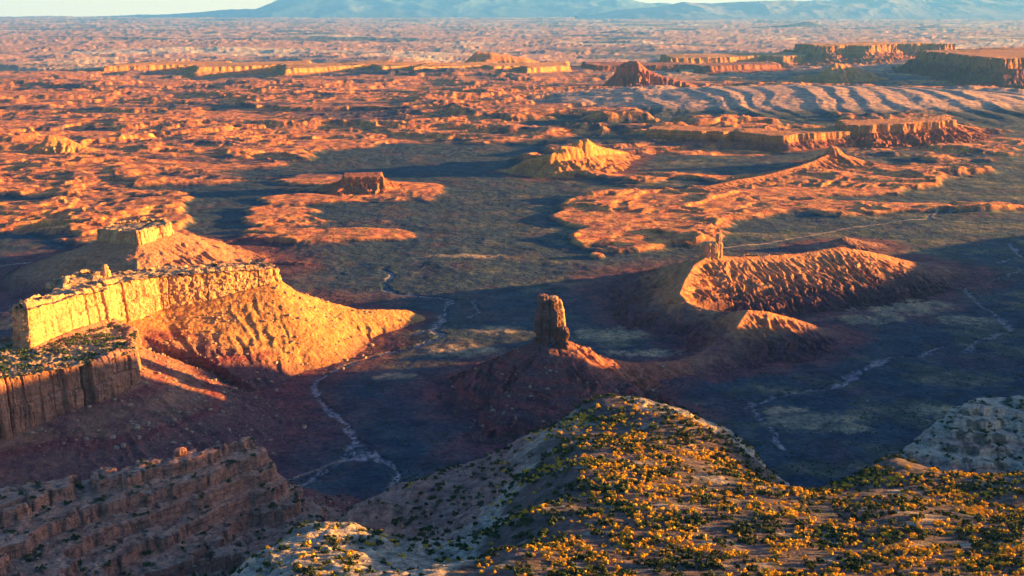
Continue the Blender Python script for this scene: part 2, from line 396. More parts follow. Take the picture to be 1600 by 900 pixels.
# dry washes and tracks: photo pixel paths lying on the valley floor
WASH = [([(600,418),(612,430),(598,445),(606,455),(655,462),(712,468)],7,.7),([(712,468),(697,478),(690,498),(676,515),(692,525),(655,540),(600,548),(545,570),(497,590),(488,603),(510,640),(535,652),(545,670),(556,690),(572,705),(610,725),(626,740),(610,765),(640,775)],6,1),
 ([(556,690),(541,715),(552,712),(575,716)],7,1),([(545,715),(470,755),(435,775)],4,.7),([(740,468),(745,482),(735,495)],6,.6),([(655,520),(676,515),(690,500)],11,.9),
 ([(1175,625),(1187,650),(1205,668),(1216,690),(1232,702)],6,1),([(1165,632),(1230,612),(1300,602),(1322,594),(1345,580),(1392,560),(1440,555),(1475,540)],5,.7),([(1310,600),(1345,580),(1385,562)],9,.9),
 ([(1512,548),(1520,535),(1580,515),(1562,495),(1530,475),(1508,450),(1500,440)],8,.6),([(1600,420),(1540,440),(1500,442),(1480,438)],6,.5),([(1575,375),(1592,400),(1560,412)],7,.8),([(1470,345),(1452,342),(1450,335),(1500,330)],5,.6)]
ROAD = [([(0,416),(60,408),(115,401),(200,396)],4,.8),([(1130,388),(1200,380),(1320,358),(1400,348),(1450,342),(1465,330)],5,.7),([(420,760),(540,716)],3,.5)]
GRASS = [(1270,655,85,14),(1225,640,50,7),(1400,478,90,16),(1360,500,60,8),(1450,638,60,8),(1500,655,60,6),(1330,670,40,8),(720,548,60,10),(620,590,40,6),(780,515,40,8),(950,520,60,10),(730,400,60,4),(1010,550,70,7),(1240,480,60,5),(1520,500,60,8)]
def paint_floor(x, y, c, wob=True):
    m = (y < 5200) & (y > 1200)
    if not m.any(): return c, np.zeros_like(x)
    xs, ys = x[m], y[m]
    wx = xs + 9 * fbm(xs / 40, ys / 40, 3, 301); wy = ys + 14 * fbm(xs / 45, ys / 45, 3, 305)
    cc = c[m]; dep = np.zeros(len(xs))
    px, py = PX(xs, ys)
    g = np.zeros(len(xs))
    for cx, cy, rx, ry in GRASS:
        g = np.maximum(g, np.exp(-(((px - cx) / rx) ** 2 + ((py - cy) / ry) ** 2)))
    gn = fbm(xs / 60, ys / 90, 5, 311)
    gs = fbm(xs / 16, ys / 22, 4, 317)
    cc = mix(cc, C3(0.32, 0.215, 0.12), (sstep(0.15, 0.7, g * .8 + 0.55 * gn + .45 * gs) * sstep(.12, .5, g) * 0.8)[:, None])
    for grp, colr, wn_ in ((WASH, C3(0.26, 0.20, 0.20), 1.0), (ROAD, C3(0.38, 0.24, 0.17), 0.25)):
        for path, wd, st in grp:
            q = np.array([P(a, b, 0)[:2] for a, b in path]); best = np.full(len(xs), 1e9)
            X_, Y_ = (wx, wy) if wn_ == 1 else (xs, ys)
            for a, b in zip(q[:-1], q[1:]):
                d = b - a; t = np.clip(((X_ - a[0]) * d[0] + (Y_ - a[1]) * d[1]) / (d @ d), 0, 1)
                best = np.minimum(best, np.hypot(X_ - a[0] - t * d[0], Y_ - a[1] - t * d[1]))
            wv = .75 * wd * (1 + wn_ * 1.5 * fbm(xs / 55, ys / 55, 3, 321))
            k = sstep(wv * 1.15 + 1.5, wv * 0.55, best) * st
            if wn_ == 1:
                k = k * sstep(-0.30, 0.25, 1.2 * fbm(xs / 7, ys / 10, 3, 331) + 0.5 * fbm(xs / 45, ys / 45, 2, 335) + .15)
                bank = sstep(wd * 5, wd, best) * 0.45 * (1 - k)
                cc = mix(cc, C3(0.035, 0.045, 0.04), (bank * sstep(-0.1, 0.3, fbm(xs / 14, ys / 14, 3, 341)))[:, None])
                dep = np.maximum(dep, sstep(wd * 1.6, wd * .6, best) * 2.2)
            cc = mix(cc, colr, k[:, None])
    c = c.copy(); c[m] = cc; D = np.zeros_like(x); D[m] = dep
    return c, D

# ---- landform footprints (points on the ground of the place: x, y, height, reach)
mesa_poly = [(-707,1552),(-682,1644),(-655,1728),(-672,1772),(-672,1812),(-620,1884),(-538,1918),(-443,1972),(-432,1996),(-470,2030),(-560,1985),(-650,1950),(-705,1895),(-745,1890),(-790,1830),(-760,1790),(-735,1700),(-752,1600),(-738,1550)]
mesa_zt   = [185,180,172,168,160,157,155,150,150,152,156,160,162,165,165,172,176,180,184]
mesa_zb   = [122,122,118,98,82,90,100,118,118,110,100,95,90,85,80,80,90,95,105]
bench_poly = [(-551,1545),(-571,1510),(-612,1470),(-650,1433),(-690,1396),(-800,1310),(-930,1250),(-1000,1400),(-900,1560),(-770,1610),(-740,1660),(-650,1740),(-600,1690),(-575,1610)]
bench_zt   = [124,124,126,128,130,134,138,134,130,125,122,116,114,120]
bench_zb   = [72,66,58,48,40,34,40,40,50,60,70,86,84,78]
def lift(poly, z, L): return [(x, y, a, b) for (x, y), a, b in zip(poly, z, L)]
L_mesa = Line(lift(mesa_poly, mesa_zb, [60,60,60,110,260,280,240,175,160,250,240,230,210,200,200,200,190,190,150]), True, rs=26, seed=3, p=1.2, rill=.055)
L_nose = Line([(-450,1985,112,170),(-390,2030,66,110),(-310,2090,36,75),(-215,2160,16,45)], rs=20, seed=5, p=1.2, rill=.1)
L_bench = Line(lift(bench_poly, bench_zb, [210,210,210,190,180,170,160,160,160,160,150,120,150,200]), True, rs=22, seed=7, p=1.25, rill=.08)
b2_poly = [(-872,2512),(-826,2640),(-858,2700),(-975,2640),(-985,2560)]
L_b2 = Line([(x, y, 78, 235) for x, y in b2_poly], True, rs=24, seed=9, p=1.3, rill=.14)
L_b2r = Line([(-830,2600,66,150),(-760,2590,38,110),(-700,2580,12,60)], rs=20, seed=11)
L_b2s = Line([(-880,2520,70,120),(-840,2400,46,110),(-790,2300,30,90),(-720,2230,12,60)], rs=20, seed=12)
sp_poly = [(38,1722),(62,1706),(86,1716),(92,1732),(70,1744),(44,1742)]
L_sp = Line([(x, y, 80, q) for (x, y), q in zip(sp_poly, (150, 225, 185, 140, 135, 135))], True, rs=17, seed=13, p=1.15, rill=.22)
L_spr = Line([(78,1712,76,170),(88,1665,56,90),(100,1610,34,80),(112,1550,14,60)], rs=18, seed=15, p=1.3)
L_spe = Line([(90,1728,74,110),(150,1766,40,90),(215,1815,14,60),(300,1838,10,45),(392,1915,19,55)], rs=18, seed=16, p=1.2)
r4 = [(P(a,b,z)[0],P(a,b,z)[1],z,L) for a,b,z,L in ((1110,400,85,230),(1150,404,76,220),(1200,402,72,230),(1250,398,70,230),(1310,388,76,230),(1345,393,66,210),(1380,400,50,190),(1440,415,18,140))]
r4b = [(P(a,b,z)[0],P(a,b,z)[1],z,L) for a,b,z,L in ((1110,400,85,170),(1085,415,76,150),(1070,440,62,140),(1062,460,50,130),(1075,475,36,110),(1105,486,28,100),(1140,490,36,100),(1168,487,60,130),(1150,515,42,95),(1135,540,20,80),(1085,563,12,60))]
r4c = [(P(a,b,z)[0],P(a,b,z)[1],z,L) for a,b,z,L in ((1168,487,60,130),(1200,490,54,120),(1240,500,34,100),(1285,515,8,60))]
L_4 = Line(r4, rs=15, seed=17, p=1.15, rill=.15); L_4b = Line(r4b, rs=17, seed=18, p=1.25, rill=.3); L_4c = Line(r4c, rs=17, seed=19, p=1.25, rill=.3)
L_4k = Line([(P(a,b,z)[0],P(a,b,z)[1],z,80) for a,b,z in ((1290,385,10),(1320,372,26),(1350,378,8))], rs=20, seed=20)
def pl(pts, **k): return Line([(*P(a, b, z)[:2], z, L) for a, b, z, L in pts], **k)
L_5a = pl([(800,262,14,70),(822,250,48,110),(848,246,60,130),(862,240,78,140),(880,231,96,150),(903,233,86,140),(912,243,56,120)], rs=30, seed=21, cf=.3, edge=14)
L_5b = pl([(895,232,60,120),(903,222,112,150),(916,219,118,150),(926,226,88,150),(945,232,52,120),(975,238,20,90)], rs=26, seed=22, cf=.3, edge=10)
def rect(px, py, z, wdt, dpt, L, rot=0.0):
    x, y = P(px, py, z)[:2]; c, s = math.cos(rot), math.sin(rot); r = []
    for a, b in ((-1, -1), (0, -1.08), (1, -1), (1, 1), (0, 1), (-1, 1)):
        u, v = a * wdt / 2, b * dpt / 2; r.append((x + u * c - v * s, y + u * s + v * c, z, L))
    return r
L_6 = Line(rect(566, 275, 52, 135, 110, 70, .15), True, rs=19, seed=23, cf=.35, edge=8, rill=.5)
def chain(front, depth, z, L):
    """closed outline from a front line of world points and a depth"""
    f = [(x, y) for x, y in front]; return [(x, y, z, L) for x, y in f] + [(x + 40, y + depth, z, L) for x, y in f[::-1]]
L_7a = Line(chain([(660,5330),(780,5300),(900,5250),(960,5290),(1000,5230),(1060,5290),(1110,5200),(1190,5150),(1260,5105),(1340,5180),(1420,5190),(1480,5250),(1600,5290),(1680,5360)], 230, 60, 95), True, rs=30, seed=25, cf=.45, edge=16, rill=.35)
L_7b = Line(chain([(1620,5360),(1720,5330),(1800,5390),(1900,5400),(2020,5480),(2120,5520),(2240,5600)], 260, 86, 130), True, rs=34, seed=26, cf=.3, edge=26, rill=.45)
L_7c = Line([(2200,5620,86,170),(2350,5760,44,150),(2500,5880,14,90)], rs=34, seed=27, rill=.4)
L_8 = Line([(1262,4470,20,60),(1300,4500,74,150),(1330,4520,78,150),(1370,4540,40,120),(1460,4590,14,80)], rs=24, seed=28, rill=.35, cf=.25)
L_8b = Line([(1290,4480,46,110),(1120,4270,26,95),(960,4090,20,80),(800,3920,24,90),(640,3790,12,60)], rs=26, seed=29, rill=.4)
L_9 = Line([(740,9080,50,200),(820,9060,130,240),(880,9050,215,270),(950,9040,240,280),(1010,9030,240,280),(1080,9060,180,260),(1180,9040,130,230),(1330,9040,90,200),(1480,9060,50,150)], rs=52, seed=30, rill=.5, cf=.22)
L_9s = Line([(1000,9000,150,200),(1010,8860,60,150),(1050,8760,20,100)], rs=40, seed=31, rill=.5)
# far walls at the right edge and canyon rims
L_11 = Line(chain([(4350,9900),(4650,10190),(4680,10110),(5000,10420),(5030,10340),(5400,10700),(5430,10620),(5900,11050),(6600,11300)], 2200, 230, 300), True, rs=110, seed=32, cf=.3, rill=.6, edge=95)
L_11b = Line(chain([(3900,14000),(4300,14300),(4400,14000),(5100,14900),(5900,15000)], 1500, 230, 500), True, rs=130, seed=33, cf=.3, rill=.6, edge=130)
L_11c = Line([(2960,10750,60,300),(3080,10700,170,330),(3200,10720,150,300),(3420,10900,90,220)], rs=90, seed=34, rill=.4)
L_11d = Line(chain([(1900,13300),(2500,13500),(3100,13900),(3300,13600),(4200,14600)], 1200, 120, 260), True, rs=120, seed=35, cf=.5, rill=.4, edge=60)
L_12 = Line(chain([(-4300,11800),(-3500,12300),(-3300,11700),(-2500,12300),(-2300,11300),(-1500,12100),(-1350,11600),(-1000,11900)], 1300, 75, 180), True, rs=120, seed=36, cf=.55, rill=.12, edge=30)
L_12b = Line(chain([(-1000,11300),(-300,11900),(-200,11400),(100,11650),(150,11300),(600,11800)], 1200, 80, 180), True, rs=120, seed=37, cf=.55, rill=.12, edge=30)
L_12c = Line([(-560,13600,60,400),(-420,13500,190,420),(-250,13500,170,400),(150,13600,110,350),(400,13700,40,200)], rs=120, seed=38, rill=.3, cf=.3)
L_12d = Line(chain([(800,12300),(900,12000),(1900,12200),(2100,11900),(3000,12500)], 900, 75, 180), True, rs=120, seed=39, cf=.55, rill=.12, edge=30)
L_13 = Line([(-2120,5050,70,130),(-2060,5080,60,140),(-1990,5090,20,90)], rs=30, seed=40, rill=.4, cf=.3)
groups = dict(mesa=[L_mesa, L_nose, L_bench], b2=[L_b2, L_b2r, L_b2s], sp=[L_sp, L_spr, L_spe], r4=[L_4, L_4b, L_4c], k4=[L_4k], m5=[L_5a, L_5b], m6=[L_6], m7=[L_7a, L_7b, L_7c], m8=[L_8, L_8b], m9=[L_9, L_9s], m11=[L_11], m11b=[L_11b], m11c=[L_11c], m11d=[L_11d], m12=[L_12], m12b=[L_12b], m12c=[L_12c], m12d=[L_12d], m13=[L_13])
for v_ in groups.values(): LINES += v_

# ------------------------------------------------------------------ the ground: one sheet to the horizon
def build_ground():
    pys = np.concatenate([np.arange(960, 560, -1.1), np.arange(560, 60, -0.62), np.arange(60, 27, -0.45), [26.6, 26.2, 25.9]])
    ang = TH + np.arctan((pys - 450) / FPX); r = HC / np.tan(ang)
    r = np.concatenate([[2, 120, 260, 400], np.minimum(r, 118000 + np.arange(len(r)))])
    az = np.radians(np.concatenate([np.arange(-75, -27, 0.6), np.arange(-27, 27, 0.055), np.arange(27, 75, 0.6)]))
    A, Rr = np.meshgrid(az, r); x = (Rr * np.sin(A)).ravel(); y = (Rr * np.cos(A)).ravel()
    z = base_ground(x, y)
    near = y < 17000; T = np.full(x.shape, 9.0)
    for f in LINES:
        L = f.L.max() * 2.2
        m = near & (x > f.P[:, 0].min() - L) & (x < f.P[:, 0].max() + L) & (y > f.P[:, 1].min() - L) & (y < f.P[:, 1].max() + L)
        if m.any(): T[m] = np.minimum(T[m], f.eval(x[m], y[m])[1])
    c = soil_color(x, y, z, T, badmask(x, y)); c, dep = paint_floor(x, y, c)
    z = z - dep
    o = add_mesh('ground', np.stack([x, y, z], 1), grid_faces(len(az), len(r)), M_GROUND, col=c)
    tag(o, 'desert valley floor of scrub, dry washes and orange badlands reaching the horizon', kind='structure')
build_ground(); tick('ground')

def patch(name, lines, res, parent, loc, topcol=None, colfn=None, polys=(), label=None, pad=30, bury=0.6):
    """heightfield of the talus slopes of one landform (outside its cliff outlines)"""
    x0 = min((f.P[:, 0] - f.L).min() for f in lines) - pad; x1 = max((f.P[:, 0] + f.L).max() for f in lines) + pad
    y0 = min((f.P[:, 1] - f.L).min() for f in lines) - pad; y1 = max((f.P[:, 1] + f.L).max() for f in lines) + pad
    xs = np.arange(x0, x1, res); ys = np.arange(y0, y1, res); X, Y = np.meshgrid(xs, ys); x = X.ravel(); y = Y.ravel()
    H, T = field(x, y, lines); g = under(base_ground(x, y), H)
    rough = sstep(0, 6, H)
    dz = rough * (1.0 * fbm(x / 16, y / 16, 4, 401) + 1.0 * (ridged(x / 7, y / 7, 3, 405) - .5))
    z = g + H + dz - bury - 1.5 * sstep(2.0, 0.0, H)
    n = fbm(x / 60, y / 60, 4, 411); n2 = fbm(x / 13, y / 13, 3, 415)
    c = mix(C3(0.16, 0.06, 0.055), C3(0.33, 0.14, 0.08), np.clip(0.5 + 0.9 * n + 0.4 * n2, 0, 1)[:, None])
    c = mix(c, C3(0.12, 0.042, 0.048), (sstep(0.25, 0.8, T + 0.25 * n) * 0.9)[:, None])  # red shale foot, darkened further to stand in for shade
    if colfn: c = colfn(x, y, z, T, c, n, n2)
    F = grid_faces(len(xs), len(ys)); V = np.stack([x, y, z], 1)
    keep = (H[F] > 0.02).any(1)
    V, F, c = cull(V, F, keep, c)
    o = add_mesh(name, V, F, M_TALUS, parent, c, loc=loc)
    if parent is None: o.location = loc
    return o

def resample(poly, ds, *vals):
    P_ = np.array(poly, float); n = len(P_); Q = np.vstack([P_, P_[:1]]); seg = np.hypot(*(Q[1:] - Q[:-1]).T); S = np.concatenate([[0], np.cumsum(seg)])
    m = int(S[-1] / ds); s = np.arange(m) * S[-1] / m
    out = [np.stack([np.interp(s, S, Q[:, 0]), np.interp(s, S, Q[:, 1])], 1)]
    for v in vals: v = np.asarray(v, float); out.append(np.interp(s, S, np.append(v, v[0])))
    return out, s, S[-1]
def psmooth(a, k):
    w_ = np.hanning(2 * k + 3)[1:-1]; w_ /= w_.sum(); r = 0
    for i, q in enumerate(w_): r = r + q * np.roll(a, i - k, axis=0)
    return r
def cliff(name, parent, loc, poly, zb, zt, mat, ds=1.3, dz=1.4, joint=15, depth=4, batter=0.07, ragged=5, inset=7, seed=1, rnd=6, bumpy=1.4, small=.8):
    """a wall of jointed rock round an outline, with ledges, cracks, and a ragged rounded rim"""
    area = sum(a[0] * b[1] - b[0] * a[1] for a, b in zip(poly, poly[1:] + poly[:1])) / 2
    if area < 0: poly = poly[::-1]; zb = list(zb)[::-1]; zt = list(zt)[::-1]
    (p, zb_, zt_), s, per = resample(poly, ds, zb, zt)
    p = psmooth(p, 3); tn = np.roll(p, -1, 0) - np.roll(p, 1, 0); tn /= np.hypot(*tn.T)[:, None] + 1e-9
    nrm = psmooth(np.stack([tn[:, 1], -tn[:, 0]], 1), max(2, int(5 / ds))); nrm /= np.hypot(*nrm.T)[:, None] + 1e-9
    zt_ = psmooth(zt_[:, None], 4)[:, 0]; n = len(p)
    nl = max(8, int((zt_ - zb_).max() / dz)); K = nl + 6
    t = np.linspace(0, 1, nl)
    ci, _, _ = cells(s, per, joint, seed); c2, _, _ = cells(s, per, joint / 3, seed + 1)
    rag = (hr(ci, None, seed + 9) - 0.55) * ragged * 1.3 + (hr(c2, None, seed + 12) - 0.5) * ragged * 0.7
    bedf = 0.52 + 0.10 * noise(s / 70, 0 * s, seed + 31)
    V = np.zeros((K, n, 3))
    for k in range(K):
        tk = t[min(k, nl - 1)]
        zz = zb_ - 5 + (zt_ + rag - zb_ + 5) * tk
        bandn = zz + 3 * noise(p[:, 0] / 60, p[:, 1] / 60, seed + 2)
        bnd = np.floor(bandn / 13.0); bf = bandn / 13.0 - bnd
        sw = s + 2.0 * noise(zz / 22, s / 30, seed + 4)
        ci, dj, jid = cells(sw, per, joint, seed)
        o = (hr(ci, None, seed + 21) - 0.5) * depth * 1.6
        deep = hr(jid, None, seed + 5) ** 2
        ck = np.exp(-(dj / (0.5 + 1.1 * deep)) ** 2) * depth * (0.15 + 1.5 * deep)
        up = tk > bedf
        c3, d3, j3 = cells(sw + np.where(up, 37.0, 0), per, joint / 3, seed + 1)
        o = o + (hr(c3, up.astype(int), seed + 7) - 0.5) * depth * 0.6 * small
        ck2 = np.exp(-(d3 / 0.6) ** 2) * depth * 0.35 * small * (hr(j3, up.astype(int), seed + 8) > .5)
        ledge = -np.where(up, 1.8, 0) - np.exp(-((tk - bedf) / 0.02) ** 2) * 1.5 - np.exp(-((bf - 0.05) / 0.05) ** 2) * 1.0 * hr(bnd, None, seed + 8)
        fn = bumpy * (0.9 * noise(s / 9, zz / 6, seed + 10) + 0.5 * noise(s / 3.2, zz / 2.4, seed + 11))
        wv = 2.2 * noise(s / 45, zz / 80, seed + 14)
        top = np.clip((tk - 0.86) / 0.14, 0, 1)
        off = o - ck - ck2 + ledge + fn + wv - batter * (zz - zb_) - top ** 2 * rnd * 0.45
        z = zz + 0
        if k >= nl:
            q = (k - nl + 1) / 6.0
            off = off - q * inset - 0
            z = z + 1.3 * noise(p[:, 0] / 5 + k, p[:, 1] / 5, seed + 15) + q * (1 - q) * 3 - q * q * (ragged * .3 + 1.0)
        V[k, :, 0] = p[:, 0] + nrm[:, 0] * off; V[k, :, 1] = p[:, 1] + nrm[:, 1] * off; V[k, :, 2] = z
    F = grid_faces(n, K, True)
    return add_mesh(name, V.reshape(-1, 3), F, mat, parent, loc=loc, smooth=False)
def top_patch(name, parent, loc, poly, zt, res, colfn=None, mat=None, amp=2.5, seed=500, drop=2.5):
    """the flat-ish top inside a cliff outline"""
    f = Line([(x, y, 1, 10) for x, y in poly], True); a = np.array(poly)
    xs = np.arange(a[:, 0].min(), a[:, 0].max(), res); ys = np.arange(a[:, 1].min(), a[:, 1].max(), res)
    X, Y = np.meshgrid(xs, ys); x = X.ravel(); y = Y.ravel(); ins = f.eval(x, y)[2]
    wgt = 0; zs = 0
    for (px_, py_), z_ in zip(poly, zt):
        q = 1 / ((x - px_) ** 2 + (y - py_) ** 2 + 400) ** 1.5; wgt = wgt + q; zs = zs + q * z_
    z = zs / wgt + amp * (fbm(x / 22, y / 22, 5, seed) + 0.6 * (ridged(x / 14, y / 14, 3, seed + 5) - .5) * 2) - drop
    n = fbm(x / 25, y / 25, 4, seed + 9)
    c = mix(C3(0.42, 0.24, 0.13), C3(0.16, 0.10, 0.06), sstep(0.05, 0.45, n)[:, None])
    if colfn: c = colfn(x, y, z, c, n)
    F = grid_faces(len(xs), len(ys)); keep = ins[F].all(1)
    V, F, c = cull(np.stack([x, y, z], 1), F, keep, c)
    return add_mesh(name, V, F, mat or M_SLICK, parent, c, loc=loc)
def column(name, parent, loc, cx, cy, zb, prof, mat, n=56, rot=0, asp=1.0, seed=1, sq=0.0, lean=(0, 0), crack=1.0, bumpy=1.0):
    """a rock pillar: prof = [(height above base, radius)], capped"""
    hs_ = [q[0] for q in prof]; rs_ = [q[1] for q in prof]; nz = max(10, int(hs_[-1] / 1.0)); V = []
    th = np.arange(n) / n * 2 * math.pi; zs = list(np.linspace(hs_[0], hs_[-1], nz)); capk = (0.8, 0.55, 0.25, 0.02)
    for k, z in enumerate(zs + [zs[-1]] * 4):
        r = np.interp(z, hs_, rs_); cp = capk[k - nz] if k >= nz else 1.0
        rr = r * (1 - sq * 0.0) / (np.maximum(np.abs(np.cos(th)), np.abs(np.sin(th))) ** sq + 0.0)
        nb = np.floor(z / 7 + seed); R0 = min(r, 14)
        u = th / (2 * math.pi) * 9 + seed * .37; ci = np.floor(u) % 9; f = u - np.floor(u)
        rr = rr + R0 * (0.16 * (hr(ci, None, seed) - .5) + 0.09 * (hr(ci, np.full(n, nb), seed + 1) - .5) - crack * 0.13 * np.exp(-(np.minimum(f, 1 - f) / .12) ** 2))
        rr = rr + bumpy * R0 * (0.09 * noise(np.cos(th) * 2.2 + seed, np.sin(th) * 2.2 + z / 6, seed + 2) + 0.06 * noise(np.cos(th) * 5, np.sin(th) * 5 + z / 2.3, seed + 3) + 0.04 * (hr(np.array([nb]), None, seed + 4) - .5))
        zz = z + (cp < 1) * (1 - cp) * 0.10 * r + (0.12 * R0 * (hr(ci, None, seed + 6) - .5) if k >= nz - 1 and cp > .3 else 0)
        x = rr * np.cos(th) * cp; y = rr * np.sin(th) * cp / asp
        x, y = x * math.cos(rot) - y * math.sin(rot), x * math.sin(rot) + y * math.cos(rot)
        V.append(np.stack([cx + x + lean[0] * z, cy + y + lean[1] * z, zb + zz + 0 * x], 1))
    return add_mesh(name, np.concatenate(V), grid_faces(n, len(V), True), mat, parent, loc=loc, smooth=False)

# ---- left mesa with its lower bench
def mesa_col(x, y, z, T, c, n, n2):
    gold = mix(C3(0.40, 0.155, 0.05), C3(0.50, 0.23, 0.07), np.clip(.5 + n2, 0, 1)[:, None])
    c = mix(c, gold, (sstep(1780, 1850, y + 30 * n) * sstep(1.15, 0.7, T + .15 * n))[:, None] * .9)  # gold only on the sunlit part; shade painted into the dark remainder
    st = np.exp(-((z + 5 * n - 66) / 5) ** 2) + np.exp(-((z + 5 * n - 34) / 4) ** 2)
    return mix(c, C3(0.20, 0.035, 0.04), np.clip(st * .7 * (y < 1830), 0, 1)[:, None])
c0 = (-600, 1750, 0)
mesa = thing('rock_mesa', c0, 'long mesa whose golden sunlit wall stands above a bright orange talus slope', 'mesa')
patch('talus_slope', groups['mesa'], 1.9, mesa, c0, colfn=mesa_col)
cliff('cliff_wall', mesa, c0, mesa_poly, mesa_zb, mesa_zt, M_GOLD, seed=3, joint=34, depth=5, ragged=8, small=.5, rnd=10, bumpy=2.3)
cliff('lower_cliff', mesa, c0, bench_poly, bench_zb, bench_zt, M_RED, seed=5, joint=20, depth=7, ragged=6, inset=10, rnd=12, small=.8)
top_patch('mesa_top', mesa, c0, mesa_poly, mesa_zt, 1.8)
top_patch('bench_top', mesa, c0, bench_poly, bench_zt, 1.6, seed=520, amp=4)
for (px, py, z, r, h, sd) in ((165,428,165,9,17,1),(148,433,163,14,4,2),(127,436,162,15,2.5,3),(104,439,162,16,3,4),(84,442,161,13,2,5)):
    x, y, _ = P(px, py, z)
    column('rim_rock', mesa, c0, x, y, z - 7, [(0, r), (7 + h * .35, r * .9), (7 + h * .5, r * .55), (7 + h * .62, r * .75), (7 + h * .85, r * .45), (7 + h, r * .3)], M_GOLD, seed=sd, n=40)

# ---- cap butte behind it
c0 = (-910, 2600, 0)
b2 = thing('rock_butte', c0, 'square capped butte behind the golden mesa, half in shadow and half sunlit', 'butte')
def b2_col(x, y, z, T, c, n, n2):
    return mix(c, C3(0.44, 0.175, 0.085), (sstep(1.0, 0.5, T) * .9)[:, None])
patch('talus_slope', groups['b2'], 2.5, b2, c0, colfn=b2_col)
cliff('cliff_wall', b2, c0, b2_poly, [78] * 5, [112, 110, 112, 112, 110], M_GOLD, seed=8, joint=16, depth=5, ragged=4, ds=1.6, dz=1.8)
top_patch('butte_top', b2, c0, b2_poly, [111] * 5, 3, seed=540)

# ---- the central spire
c0 = (64, 1722, 0)
sp = thing('rock_spire', c0, 'tall blocky rock spire on a dark talus cone rising in the middle of the valley', 'rock spire')
def sp_col(x, y, z, T, c, n, n2):
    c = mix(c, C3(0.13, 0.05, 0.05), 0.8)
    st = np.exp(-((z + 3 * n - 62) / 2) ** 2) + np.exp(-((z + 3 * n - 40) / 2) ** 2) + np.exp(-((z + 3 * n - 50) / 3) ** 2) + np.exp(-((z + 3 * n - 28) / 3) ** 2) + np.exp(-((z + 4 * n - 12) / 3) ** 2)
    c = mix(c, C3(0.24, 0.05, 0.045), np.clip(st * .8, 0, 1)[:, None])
    return mix(c, C3(0.34, 0.11, 0.06), (sstep(85, 120, x + .35 * (y - 1722)) * sstep(1650, 1700, y) * .9)[:, None])  # sunlit right side of the cone painted a lighter orange
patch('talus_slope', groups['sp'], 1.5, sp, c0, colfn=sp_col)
column('tower', sp, c0, 59, 1726, 70, [(0, 22), (10, 21.5), (30, 20.5), (33, 22), (60, 21.5), (67, 20), (69, 16), (79, 15.5), (81, 14), (86, 13.5)], M_SPIRE, crack=2.2, bumpy=1.9, n=150, rot=-.25, asp=1.35, seed=21, sq=.55)
column('side_pillar', sp, c0, 83, 1708, 62, [(0, 10.5), (16, 9.5), (25, 9), (28, 5.5), (31, 8.5), (38, 10), (46, 9), (51, 5)], M_SPIRE, n=64, seed=24, sq=.3, bumpy=1.8)
column('shoulder_block', sp, c0, 76, 1708, 58, [(0, 12), (14, 11), (22, 9), (25, 6)], M_SPIRE, n=60, seed=27, sq=.6)
column('shoulder_block', sp, c0, 74, 1738, 74, [(0, 17), (30, 15), (56, 12), (70, 9), (76, 6)], M_GOLD, n=60, seed=29, sq=.6)  # gold tone paints the tower's sunlit right edge
column('summit_block', sp, c0, 50, 1724, 149, [(0, 10), (8, 9.5), (13, 8.5)], M_SPIRE, n=40, seed=31, sq=.6)
column('summit_block', sp, c0, 66, 1728, 148, [(0, 9), (8, 8.5), (10, 7)], M_GOLD, n=40, seed=32, sq=.6)

# ---- crescent ridge with a twin pinnacle
x4, y4, _ = P(1110, 400, 85); c0 = (x4, y4, 0)
r4o = thing('rock_ridge', c0, 'curved orange ridge carrying a small square tower with a thin pinnacle', 'ridge')
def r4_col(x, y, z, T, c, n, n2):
    return mix(c, mix(C3(0.46, 0.155, 0.065), C3(0.54, 0.21, 0.08), np.clip(.5 + n2, 0, 1)[:, None]), (sstep(22, 50, z + 14 * n + 6 * n2))[:, None] * .95)  # orange kept to the sunlit crest; dark red below paints the shade
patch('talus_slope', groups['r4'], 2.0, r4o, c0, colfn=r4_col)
column('tower', r4o, c0, x4 - 2, y4 + 2, 74, [(0, 21), (16, 19), (28, 18), (38, 17), (41, 14)], M_GOLD, n=64, seed=41, sq=.7, asp=1.1)
column('pinnacle', r4o, c0, x4 + 17, y4 + 3, 74, [(0, 11), (20, 10), (40, 9), (44, 5), (49, 7.5), (56, 7), (61, 4)], M_GOLD, n=40, seed=43, sq=.3)
lp = [P(a, b, 70)[:2] for a, b in ((1152, 407), (1200, 406), (1206, 400), (1160, 400))]
cliff('ledge', r4o, c0, [tuple(q) for q in lp], [60] * 4, [74] * 4, M_GOLD, ds=1.8, dz=2, seed=45, depth=2, joint=10, ragged=2, inset=4)
k4 = P(1320, 375, 0)
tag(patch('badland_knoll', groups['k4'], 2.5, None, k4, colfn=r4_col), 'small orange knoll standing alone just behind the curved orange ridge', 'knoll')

def far_form(key, name, res, label, cat, colA, colB, colT=None):
    ls = groups[key]; c0 = (float(ls[0].P[:, 0].mean()), float(ls[0].P[:, 1].mean()), 0)
    def cf_(x, y, z, T, c, n, n2):
        c = mix(colA, colB, np.clip(.5 + n + .5 * n2, 0, 1)[:, None])
        if colT is not None: c = mix(c, colT, sstep(0.25, 0.02, T)[:, None])
        return c
    return tag(patch(name, ls, res, None, c0, colfn=cf_, bury=1.0, pad=res * 3), label, cat)
O1, O2, G1 = C3(0.32, 0.10, 0.05), C3(0.46, 0.165, 0.06), C3(0.56, 0.22, 0.06)
R1, R2 = C3(0.24, 0.06, 0.045), C3(0.42, 0.13, 0.07)
far_form('m5', 'rock_butte', 3.5, 'twin topped golden butte alone on the plain beyond the spire', 'butte', O1, G1, G1)
far_form('m6', 'rock_mesa', 3.0, 'small flat topped red mesa with fluted sides on the plain, far smaller than the others', 'mesa', C3(.34,.10,.05), O1)
